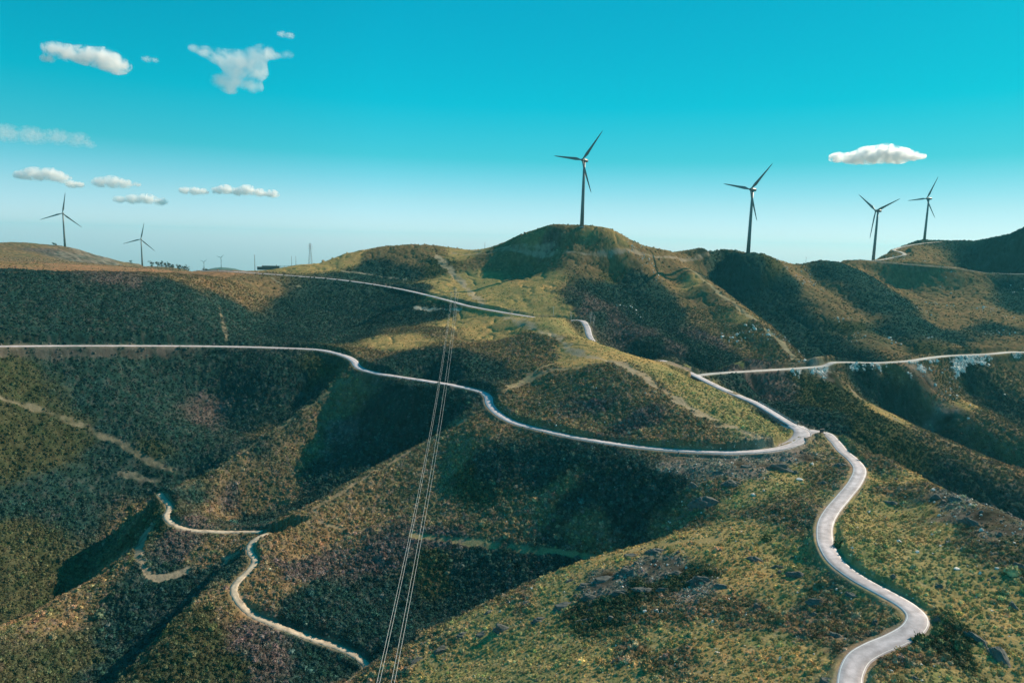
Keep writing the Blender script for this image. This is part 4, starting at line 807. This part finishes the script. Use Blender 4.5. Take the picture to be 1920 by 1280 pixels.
OUT = [  # px, py, width px, height px, tilt (deg, along the crest), where
 (1329,928,78,26,-4,'largest dark rock outcrop on the slope below the junction'),(1372,896,48,20,8,'dark outcrop upper right of the largest one below the junction'),(1462,876,58,17,5,'wide dark outcrop just below the curve of the lower road'),
 (1351,880,28,10,0,'small outcrop under the guard rail above the largest outcrop'),(1300,902,30,12,0,'small outcrop on the left of the largest one below the junction'),(1398,872,26,9,0,'flat outcrop between the guard rail and the wide dark outcrop'),
 (1418,1046,48,15,-12,'dark stepped ledge in the middle of the near hillside'),(1501,1074,44,15,-8,'dark ledge left of the road where it starts its long straight'),(1462,1062,30,8,-12,'thin ledge linking the two dark ledges on the near hillside'),
 (1534,1128,40,15,0,'rounded dark outcrop left of the straight stretch of road'),(1420,1136,26,11,0,'small dark rock left of the rounded outcrop'),(1595,1115,30,9,-15,'narrow rock beside the left edge of the straight road'),
 (1527,1152,18,9,0,'small rock under the rounded dark outcrop'),(1574,1190,36,14,-25,'sloping rock left of the sharp bend'),(1641,1166,14,12,0,'upright rock inside the sharp bend of the road'),
 (1839,1200,50,16,-30,'dark rock band right of the sharp bend, upper part'),(1875,1224,66,18,-28,'largest dark rock band right of the sharp bend'),(1550,1275,34,16,0,'dark rock at the very bottom left of the road'),
 (1716,1270,24,11,0,'dark rock at the very bottom right of the road'),(1678,944,34,9,-12,'low rock on the sunny slope right of the upper bend'),(1823,978,44,14,-28,'dark rock on the right slope near the bare ridge line'),
 (1797,940,30,11,-20,'rock near the ridge line above the stony patch on the right'),(1757,934,26,8,-15,'small rock near the ridge line right of the upper bend'),(1779,1014,14,10,0,'lone upright rock on the green slope at right'),
 (1581,872,36,10,-12,'rock left of the road under the information stand'),(1546,902,24,9,0,'small rock in the inside of the upper road bend'),(1762,1162,18,9,-20,'small dark rock just right of the sharp bend'),
 (1914,1060,24,14,-20,'rock cut by the right edge of the picture'),(1899,1134,18,12,0,'small rock near the right edge above the rock band'),
 (1182,1032,38,11,6,'smooth grey-blue slab on the sunny crest'),(1236,1022,54,9,4,'thin rocky ledge at the right end of the sunny crest'),(1272,1068,42,17,0,'bulky dark rock below the sunny crest'),(1318,1086,56,16,-6,'wide dark rock right of the bulky one'),
 (1358,1099,38,10,-8,'low rock at the right end of the dark rock line'),(1175,1066,46,13,5,'dark rock left of the bulky one under the sunny crest'),(1131,1078,52,12,12,'long dark rock ledge under the sunny crest'),(1095,1090,40,12,18,'left end of the long ledge under the sunny crest'),
 (1219,1101,60,9,0,'thin pale-topped ledge in the second rock line'),(1165,1108,50,11,3,'dark ledge in the middle of the second rock line'),(1249,1102,36,12,-4,'dark rock at the right end of the second rock line'),(1105,1115,50,15,14,'bulky ledge of the second rock line'),
 (1055,1129,50,15,14,'long dark ledge low on the second rock line'),(1012,1154,44,12,14,'lowest dark ledge of the second rock line'),(1109,1156,34,9,6,'small ledge in the scrub below the second rock line'),(1087,1164,26,8,6,'small rock under the second rock line'),
 (1071,1078,24,8,18,'small rock on the bright edge of the crest'),(940,1168,44,19,16,'big dark rock on the lower crest left of centre'),(903,1178,36,12,18,'dark rock left of the big one on the lower crest'),(866,1178,40,13,20,'rock near the bright edge of the lower crest'),
 (917,1134,28,10,24,'grey rock right on the bright edge of the lower crest'),(828,1206,44,15,22,'long rock low on the crest towards the wires'),(783,1226,36,12,24,'rock on the crest just right of the wires'),(764,1246,28,10,26,'last rock on the crest beside the wires'),
 (1005,1062,22,7,22,'small rock high on the bright edge of the crest'),(987,1120,30,8,20,'small ledge between the two lines of rocks')]
for i, (x, y, w, h, tl, lab) in enumerate(OUT):
    a, v = hit(x, y + h * .35); r = math.exp(v); X, Y = r * math.sin(a), r * math.cos(a); mpp = r / FPX * 1.06; o = bpy.data.objects.new('rock_outcrop', rock_variants[i % 6]); link(o)
    lx = w * mpp / 2 * 1.1; lz = h * mpp * .78; ly = max(lx * .42, lz * .9); o.location = (X, Y, gz(X, Y) - lz * .18)
    o.scale = (lx, ly, lz); o.rotation_euler = (0, R_(-tl) * .5, -a + R_(tl) * 1.2 + (math.pi if i % 2 else 0) * 0); tag(o, lab, 'rock outcrop', 'dark rock outcrops on the near hillside')
QZ = [(1499,902,13,5,'largest white boulder, left of the upper road bend'),(1413,930,11,6,'white boulder right of the largest dark outcrop'),(1432,925,6,4,None),(1316,954,6,3,None),(1630,962,8,4,'white stone just right of the road at the upper bend'),
 (1685,1016,11,6,'white boulder in the middle of the green slope at right'),(1719,1038,9,7,'angular white boulder on the green slope, right of another'),(1597,1033,7,4,None),(1336,1167,8,9,'upright white boulder in the scrub low on the near hill'),(1344,1225,8,4,None),(1569,1215,9,6,'white boulder left of the sharp bend'),
 (1794,1072,12,4,'long white slab on the green slope at far right'),(1837,1079,7,4,None),(1869,1070,7,4,None),(1681,1113,7,3,None),(1763,1023,5,3,None),(1232,1147,9,8,'pale boulder of a close pair low on the near hill, left one'),(1241,1150,6,6,'pale boulder of a close pair low on the near hill, right one'),
 (1680,1002,5,3,None),(1608,990,4,2,None),(1748,1000,5,3,None),(1200,1159,5,3,None),(1195,1187,4,3,None),(1268,1144,4,2,None),(1348,1225,4,3,None),(1294,1157,4,3,None)]
rg = random.Random(5)
for _ in range(150):
    x = rg.uniform(1000, 1915); y = rg.uniform(875, 1270)
    if x < 1300 and y < 1120: continue
    if x > 1600 and y < 900 + (x - 1600) * .34: continue
    if 1540 < x < 1740 and rg.random() < .35: continue
    QZ.append((x, y, rg.choice((2.2, 2.6, 3, 3.4, 4)), rg.choice((1.6, 2, 2.4)), None))
q_variants = [rock_mesh('white_stone', 90 + i * 5, m_quartz, 1, 1, 1, 2, .1) for i in range(5)]
def on_road(X, Y, m=1.2):
    for k, P in ROAD3.items():
        if np.hypot(P[:, 0] - X, P[:, 1] - Y).min() < ROADS[k][1] / 2 + m: return True
    return False
for i, (x, y, w, h, lab) in enumerate(QZ):
    a, v = hit(x, y); r = math.exp(v); X, Y = r * math.sin(a), r * math.cos(a)
    if on_road(X, Y): continue
    mpp = r / FPX; o = bpy.data.objects.new('white_stone', q_variants[i % 5]); link(o); lx = w * mpp * .55; lz = h * mpp * .6; o.location = (X, Y, gz(X, Y) + lz * .25); o.scale = (lx, lx * .8, lz); o.rotation_euler = (0, 0, i * 1.7)
    tag(o, lab or 'small white stone lying among low scrub on the sunny near hillside', 'stone', 'white stones scattered on the near hillside')
# ---- SCRUB: leafy cushions on the near slopes ------------------------------------------------
def mat_scrub(name, gain):
    m = bpy.data.materials.new(name); m.use_nodes = True; nt = m.node_tree; N = nt.nodes.new; L = nt.links.new; b = nt.nodes['Principled BSDF']; b.inputs['Roughness'].default_value = .85; b.inputs['Specular IOR Level'].default_value = .05
    at = N('ShaderNodeAttribute'); at.attribute_type = 'INSTANCER'; at.attribute_name = 'tint'
    tc = N('ShaderNodeTexCoord'); n = N('ShaderNodeTexNoise'); n.inputs['Scale'].default_value = 3.; L(tc.outputs['Object'], n.inputs['Vector'])
    mr = N('ShaderNodeMapRange'); mr.inputs[1].default_value = .3; mr.inputs[2].default_value = .7; mr.inputs[3].default_value = gain * .6; mr.inputs[4].default_value = gain * 1.4; L(n.outputs['Fac'], mr.inputs[0])
    lt = N('ShaderNodeVectorMath'); lt.operation = 'LENGTH'; L(at.outputs['Color'], lt.inputs[0]); gt = N('ShaderNodeMath'); gt.operation = 'LESS_THAN'; gt.inputs[1].default_value = .001; L(lt.outputs['Value'], gt.inputs[0])
    mx = N('ShaderNodeMix'); mx.data_type = 'RGBA'; L(gt.outputs[0], mx.inputs[0]); L(at.outputs['Color'], mx.inputs[6]); mx.inputs[7].default_value = (.06, .075, .03, 1)
    sc = N('ShaderNodeVectorMath'); sc.operation = 'SCALE'; L(mx.outputs[2], sc.inputs[0]); L(mr.outputs[0], sc.inputs['Scale']); L(sc.outputs[0], b.inputs['Base Color']); return m
m_scrub = mat_scrub('scrub_leaves', 1.75)
def bush_mesh(seed, flat, n=90, leaf=.17):
    rg = random.Random(seed); b = MB()
    for i in range(n):
        a = rg.uniform(0, 6.283); e = math.asin(rg.uniform(.0, 1)); rr = rg.uniform(.72, 1.05) * (1 + .18 * math.sin(3 * a + seed))
        p = Vector((math.cos(a) * math.cos(e) * rr * .5, math.sin(a) * math.cos(e) * rr * .5, math.sin(e) * rr * flat))
        u = Vector((rg.gauss(0, 1), rg.gauss(0, 1), rg.gauss(.6, .8))).normalized(); w = u.orthogonal().normalized(); w = Matrix.Rotation(rg.uniform(0, 6.28), 3, u) @ w; s = leaf * rg.uniform(.6, 1.2)
        b.add([p, p + u * s + w * s * .45, p + u * s * 1.9, p + u * s - w * s * .45], [(0, 1, 2, 3)])
    # woody core so that the cushion is not see-through
    v = []; f = []; k = 9
    for j, (h, r) in enumerate(((-.12, .42), (.3, .44), (.62, .33), (.85, .14))):
        for i in range(k): t = 6.283 * i / k; q = r * (1 + .12 * math.sin(2 * t + seed + j)); v.append((q * math.cos(t), q * math.sin(t), h * flat))
        if j:
            for i in range(k): f.append(((j - 1) * k + i, (j - 1) * k + (i + 1) % k, j * k + (i + 1) % k, j * k + i))
    f.append(tuple(range(len(v) - k, len(v)))); b.add(v, f, True); return b
BSRC = []
for i, (x, y, s, flat, lab) in enumerate(((1573, 1015, 3.4, .55, 'dark rounded bush on the right edge of the road at its leftmost curve'), (1727, 1200, 3.6, .5, 'dark bush just below the outer edge of the sharp bend'), (1436, 1012, 3.8, .42, 'low spreading dark bush in the middle of the near hillside'), (1760, 1187, 2.6, .6, 'smaller bush right of the one below the sharp bend'))):
    X, Y = hitxy(x, y); b = bush_mesh(3 + i, flat); o = b.build('heath_bush', m_scrub, None, (X, Y, gz(X, Y))); o.scale = (s, s, s); tag(o, lab, 'bush', 'bushes near the winding road'); BSRC.append(o)
def scatter(name, n, r0, r1, amin, amax, size, keep, seed, power=1.0, src=None, mask=None, sink=.04):
    src = src or BSRC
    rs = np.random.RandomState(seed); a = np.radians(rs.uniform(amin, amax, n)); r = (r0 ** power + rs.rand(n) * (r1 ** power - r0 ** power)) ** (1 / power); v = np.log(r)
    i = np.searchsorted(UG, a) - 1; j = np.searchsorted(VG, v) - 1; fa = (a - UG[i]) / (UG[i + 1] - UG[i]); fb = (v - VG[j]) / (VG[j + 1] - VG[j])
    L4 = lambda G: (G[i, j] * (1 - fa) + G[i + 1, j] * fa) * (1 - fb) + (G[i, j + 1] * (1 - fa) + G[i + 1, j + 1] * fa) * fb
    z = L4(ZZ); P = {k: L4(wc[k]) for k in KEYS}; ln = L4(lane_m); sr = L4(shr); sz, pr = size(P, rs, n); ok = (rs.rand(n) < pr * keep) & (ln < .35) & (sr > .35)
    if mask is not None: ok = (rs.rand(n) < L4(mask)) & (sr > .2)
    c = colr[i, j]; c = c * np.exp(rs.normal(0, .28 if r0 < 300 else .18, (n, 1))) * (1 + rs.normal(0, .06, (n, 3)))
    x = r * np.sin(a); y = r * np.cos(a); co = np.stack([x, y, z - sz * sink], 1)[ok]; c = np.clip(c[ok], .01, .7); sz = sz[ok]
    me = bpy.data.meshes.new(name); me.vertices.add(len(co)); me.vertices.foreach_set('co', co.astype(np.float32).ravel())
    me.attributes.new('size', 'FLOAT', 'POINT').data.foreach_set('value', sz.astype(np.float32)); me.attributes.new('turn', 'FLOAT', 'POINT').data.foreach_set('value', rs.uniform(0, 6.28, len(co)).astype(np.float32))
    cc = np.ones((len(co), 4), np.float32); cc[:, :3] = c; me.attributes.new('tint', 'FLOAT_COLOR', 'POINT').data.foreach_set('color', cc.ravel()); me.attributes.new('pick', 'INT', 'POINT').data.foreach_set('value', rs.randint(0, len(src), len(co)).astype(np.int32)); me.update()
    o = bpy.data.objects.new(name, me); link(o); g = bpy.data.node_groups.new(name, 'GeometryNodeTree'); g.interface.new_socket('Geometry', in_out='INPUT', socket_type='NodeSocketGeometry'); g.interface.new_socket('Geometry', in_out='OUTPUT', socket_type='NodeSocketGeometry')
    N = g.nodes.new; L = g.links.new; gi = N('NodeGroupInput'); go = N('NodeGroupOutput'); ip = N('GeometryNodeInstanceOnPoints'); gt = N('GeometryNodeGeometryToInstance')
    for s in src[::-1]: oi = N('GeometryNodeObjectInfo'); oi.transform_space = 'ORIGINAL'; oi.inputs['Object'].default_value = s; oi.inputs['As Instance'].default_value = True; L(oi.outputs['Geometry'], gt.inputs[0])
    L(gi.outputs[0], ip.inputs['Points']); L(gt.outputs[0], ip.inputs['Instance']); ip.inputs['Pick Instance'].default_value = True
    def at(nm, ty): q = N('GeometryNodeInputNamedAttribute'); q.data_type = ty; q.inputs['Name'].default_value = nm; return q.outputs[0]
    L(at('pick', 'INT'), ip.inputs['Instance Index']); cx = N('ShaderNodeCombineXYZ'); L(at('turn', 'FLOAT'), cx.inputs['Z']); L(cx.outputs[0], ip.inputs['Rotation']); L(at('size', 'FLOAT'), ip.inputs['Scale']); L(ip.outputs[0], go.inputs[0])
    md = o.modifiers.new('scatter', 'NODES'); md.node_group = g; tag(o, kind='stuff'); print(name, len(co)); return o
def size_near(P, rs, n):
    low = P['G'] + P['Y'] + P['R'] + P['O'] + P['B'] * .5; hi = P['B'] * .5 + P['D'] + P['P'] + P['K']; s = (low * .55 + hi * .85) * np.exp(rs.normal(0, .38, n)) * np.where(rs.rand(n) < .025, 2.0, 1); return s, np.clip(low * .5 + hi * .9, 0, 1)
def size_far(P, rs, n):
    low = P['G'] + P['Y'] + P['R'] + P['O']; hi = P['B'] + P['D'] + P['P'] + P['K']; s = (low * .65 + hi * .95) * np.exp(rs.normal(0, .3, n)); return s, np.clip(low * .15 + hi * .85, 0, 1)
scatter('low_scrub', 260000, 128, 440, -47, 47, size_near, 1.0, 1, 1.6)
scatter('distant_scrub', 150000, 440, 700, -47, 47, size_far, 1.0, 2, 1.6)
scatter('ridge_scrub', 150000, 700, 1350, -47, 47, lambda P, rs, n: (1.05 * np.exp(rs.normal(0, .35, n)), np.clip(.04 + P['D'] + .7 * P['P'] + .6 * P['K'] + .15 * P['B'], 0, 1)), 1.0, 3, 1.2)

STN = [o for o in SC.objects if o.name.startswith('white_stone')][3:8]; RCK = [o for o in SC.objects if o.name.startswith('rock_outcrop')][:6]
scatter('rubble', 150000, 540, 800, 15, 38, lambda P, rs, n: (.5 * np.exp(rs.normal(0, .5, n)), np.ones(n)), 1, 5, 1.2, STN, np.clip(rub, 0, 1), -.1)
scatter('loose_stones', 60000, 130, 420, -8, 40, lambda P, rs, n: (.16 * np.exp(rs.normal(0, .5, n)), np.ones(n)), 1, 6, 1.6, STN, np.clip(wc['R'] * .35 + wc['B'] * .04 + .012, 0, 1) * (XX > -10), -.4)
scatter('stone_debris', 40000, 130, 420, -12, 40, lambda P, rs, n: (.38 * np.exp(rs.normal(0, .5, n)), np.ones(n)), 1, 7, 1.6, RCK, np.clip(wc['R'] * .30 + wc['K'] * .03 + .006, 0, 1) * (XX > -30), -.2)
scatter('ridge_stones', 50000, 560, 1150, 6, 38, lambda P, rs, n: (.55 * np.exp(rs.normal(0, .5, n)), np.ones(n)), 1, 8, 1.2, STN, np.clip(fbm(XX, YY, 40, 2, 91) - .3, 0, .25) * (wc['B'] + wc['D'] * .4), -.1)
# ---- CLOUDS (real volumes, high and far outside the haze) --------------------------------------
def cloud(px, py, w, h, R, label, dens=1.0, puffs=None, seed=0, k=.97):
    """a bank of overlapping puffs; density breaks up with 3-D noise"""
    rg = random.Random(seed + 3); c = Vector(W0(px, py, R)); d = ray(px, py); mpp = R / math.hypot(d[0], d[1]) / FPX; a = math.atan2(c.x, c.y)
    bm = bmesh.new(); mm = []; puffs = [(a_, b_, c_ * k) for a_, b_, c_ in puffs]
    for (ox, oy, pr) in puffs:
        m = Matrix.Translation((ox * mpp, rg.uniform(-.3, .3) * pr * mpp, oy * mpp)) @ Matrix.Diagonal((pr * mpp * 1.8, pr * mpp * 1.4, pr * mpp * 1.1, 1)); mm.append((ox * mpp, oy * mpp, pr * mpp))
        bmesh.ops.create_icosphere(bm, subdivisions=3, radius=1, matrix=m)
    me = bpy.data.meshes.new('cloud'); bm.to_mesh(me); bm.free()
    o = bpy.data.objects.new('cloud', me); link(o); o.location = c; o.rotation_euler = (0, 0, -a); tag(o, label, 'cloud', 'small clouds in the blue sky')
    rm = o.modifiers.new('merge', 'REMESH'); rm.mode = 'VOXEL'; rm.voxel_size = max(min(h * mpp / 7, w * mpp / 30), 4); 
    mat = bpy.data.materials.new('cloud_vapour'); mat.use_nodes = True; nt = mat.node_tree; nt.nodes.clear(); N = nt.nodes.new; L = nt.links.new
    out = N('ShaderNodeOutputMaterial'); pv = N('ShaderNodeVolumePrincipled'); pv.inputs['Color'].default_value = (1, 1, 1, 1); pv.inputs['Anisotropy'].default_value = .4
    tc = N('ShaderNodeTexCoord'); n = N('ShaderNodeTexNoise'); n.inputs['Scale'].default_value = 1 / (h * mpp * .33); n.inputs['Detail'].default_value = 6; n.inputs['Roughness'].default_value = .6; n.inputs['Distortion'].default_value = .6; L(tc.outputs['Object'], n.inputs['Vector'])
    # falloff inside every puff: smooth union of ellipsoid densities
    last = None; sp = N('ShaderNodeSeparateXYZ')
    for ox, oz, pr in mm:
        sb = N('ShaderNodeVectorMath'); sb.operation = 'SUBTRACT'; L(tc.outputs['Object'], sb.inputs[0]); sb.inputs[1].default_value = (ox, 0, oz)
        ml = N('ShaderNodeVectorMath'); ml.operation = 'MULTIPLY'; L(sb.outputs[0], ml.inputs[0]); ml.inputs[1].default_value = (1 / (pr * 1.8), 1 / (pr * 1.4), 1 / (pr * 1.1))
        ln = N('ShaderNodeVectorMath'); ln.operation = 'LENGTH'; L(ml.outputs[0], ln.inputs[0]); iv = N('ShaderNodeMath'); iv.operation = 'SUBTRACT'; iv.inputs[0].default_value = 1.0; L(ln.outputs['Value'], iv.inputs[1]); cur = iv.outputs[0]
        if last is None: last = cur
        else:
            mxn = N('ShaderNodeMath'); mxn.operation = 'SMOOTH_MAX'; L(last, mxn.inputs[0]); L(cur, mxn.inputs[1]); mxn.inputs[2].default_value = .12; last = mxn.outputs[0]
    ad = N('ShaderNodeMath'); ad.operation = 'MULTIPLY_ADD'; L(n.outputs['Fac'], ad.inputs[0]); ad.inputs[1].default_value = 4.4; ad.inputs[2].default_value = -2.15; s2 = N('ShaderNodeMath'); s2.operation = 'ADD'; L(last, s2.inputs[0]); L(ad.outputs[0], s2.inputs[1])
    mr = N('ShaderNodeMapRange'); mr.inputs[1].default_value = 0; mr.inputs[2].default_value = 2.1; mr.inputs[3].default_value = 0; mr.inputs[4].default_value = dens * 15. / (h * mpp); L(s2.outputs[0], mr.inputs[0]); L(mr.outputs[0], pv.inputs['Density'])
    L(pv.outputs[0], out.inputs['Volume']); me.materials.append(mat)
def W0(px, py, R):
    d = ray(px, py); return d * (R / math.hypot(d[0], d[1])) + np.array([0, 0, CZ])
cloud(163, 109, 130, 46, 5200, 'broad white cloud at the upper left, rounded on its right side', .8, [(-50, 8, 12), (-62, -12, 7), (-26, 4, 14), (0, 4, 16), (26, 2, 18), (46, -6, 15)], 1, 1.1)
cloud(445, 125, 130, 100, 5200, 'ragged branching cloud in the upper left of the sky', .75, [(-72, 24, 5), (-52, 20, 7), (-28, 15, 10), (-2, 10, 14), (20, 6, 13), (30, -6, 10), (0, -10, 10), (-28, -30, 9), (-14, -40, 7), (2, -28, 8), (26, -33, 8), (30, 26, 8), (48, 32, 9), (62, 28, 6), (88, 33, 6), (74, 30, 4)], 2, 1.5)
cloud(537, 65, 30, 10, 5200, 'thin wisp above the branching cloud', .10, [(-8, 0, 6), (6, -1, 6)], 3)
cloud(282, 112, 26, 9, 5200, 'faint wisp between the two upper left clouds', .08, [(-6, 0, 6), (7, 0, 5)], 4)
cloud(80, 328, 100, 28, 7000, 'white cloud low at the left edge above the leftmost turbine', .9, [(-32, -3, 9), (-12, 1, 13), (12, 2, 13), (30, -3, 10)], 5)
cloud(141, 346, 26, 12, 7000, 'small puff just right of the low left cloud', .7, [(-5, 0, 7), (6, 0, 6)], 6)
cloud(213, 343, 80, 24, 7000, 'oval white cloud between the low left cloud and the row of puffs', .7, [(-20, 0, 10), (0, 2, 12), (18, 0, 9), (38, 0, 5)], 7)
cloud(263, 374, 96, 18, 8000, 'flat white cloud above the second turbine', .9, [(-34, -2, 7), (-12, 0, 9), (10, 2, 10), (34, -2, 8)], 8)
cloud(362, 358, 56, 14, 8000, 'small flat cloud at the left of the low row of puffs', .7, [(-14, 0, 7), (4, 0, 8), (18, 0, 6)], 9)
cloud(462, 360, 124, 18, 8000, 'long row of small white puffs above the skyline dip', .9, [(-50, 0, 7), (-36, 3, 9), (-14, 0, 8), (2, 4, 10), (24, 0, 8), (46, -1, 8)], 10)
cloud(60, 254, 200, 18, 6500, 'long thin veil of cloud at the left edge', .07, [(-70, 0, 9), (-40, 0, 10), (0, 0, 10), (40, 2, 9), (75, 3, 7)], 11, 1.7)
cloud(155, 270, 50, 12, 6500, 'faint patch of veil right of the thin left veil', .05, [(-12, 0, 8), (10, 0, 8)], 12)
cloud(1645, 293, 180, 34, 6500, 'bright white flat-bottomed cloud above the right-hand turbines', 1.7, [(-68, 0, 10), (-40, -2, 13), (-15, 2, 17), (12, 4, 18), (35, 0, 15), (52, -1, 11), (72, -3, 6)], 13)

# ---- HAZE ---------------------------------------------------------------------------------------
zlo = float(ZZ.min()) - 2; b = MB(); hz = 13500.; b.box((0, 0, (zlo + CZ + 190) / 2), (2 * hz, 2 * hz, CZ + 190 - zlo))
mh = bpy.data.materials.new('haze_air'); mh.use_nodes = True; nt = mh.node_tree; nt.nodes.clear(); out = nt.nodes.new('ShaderNodeOutputMaterial'); pv = nt.nodes.new('ShaderNodeVolumePrincipled')
pv.inputs['Color'].default_value = (.18, .86, 1.0, 1); pv.inputs['Density'].default_value = HAZE; pv.inputs['Anisotropy'].default_value = 0.2; nt.links.new(pv.outputs[0], out.inputs['Volume'])
o = b.build('haze', mh); tag(o, kind='stuff')
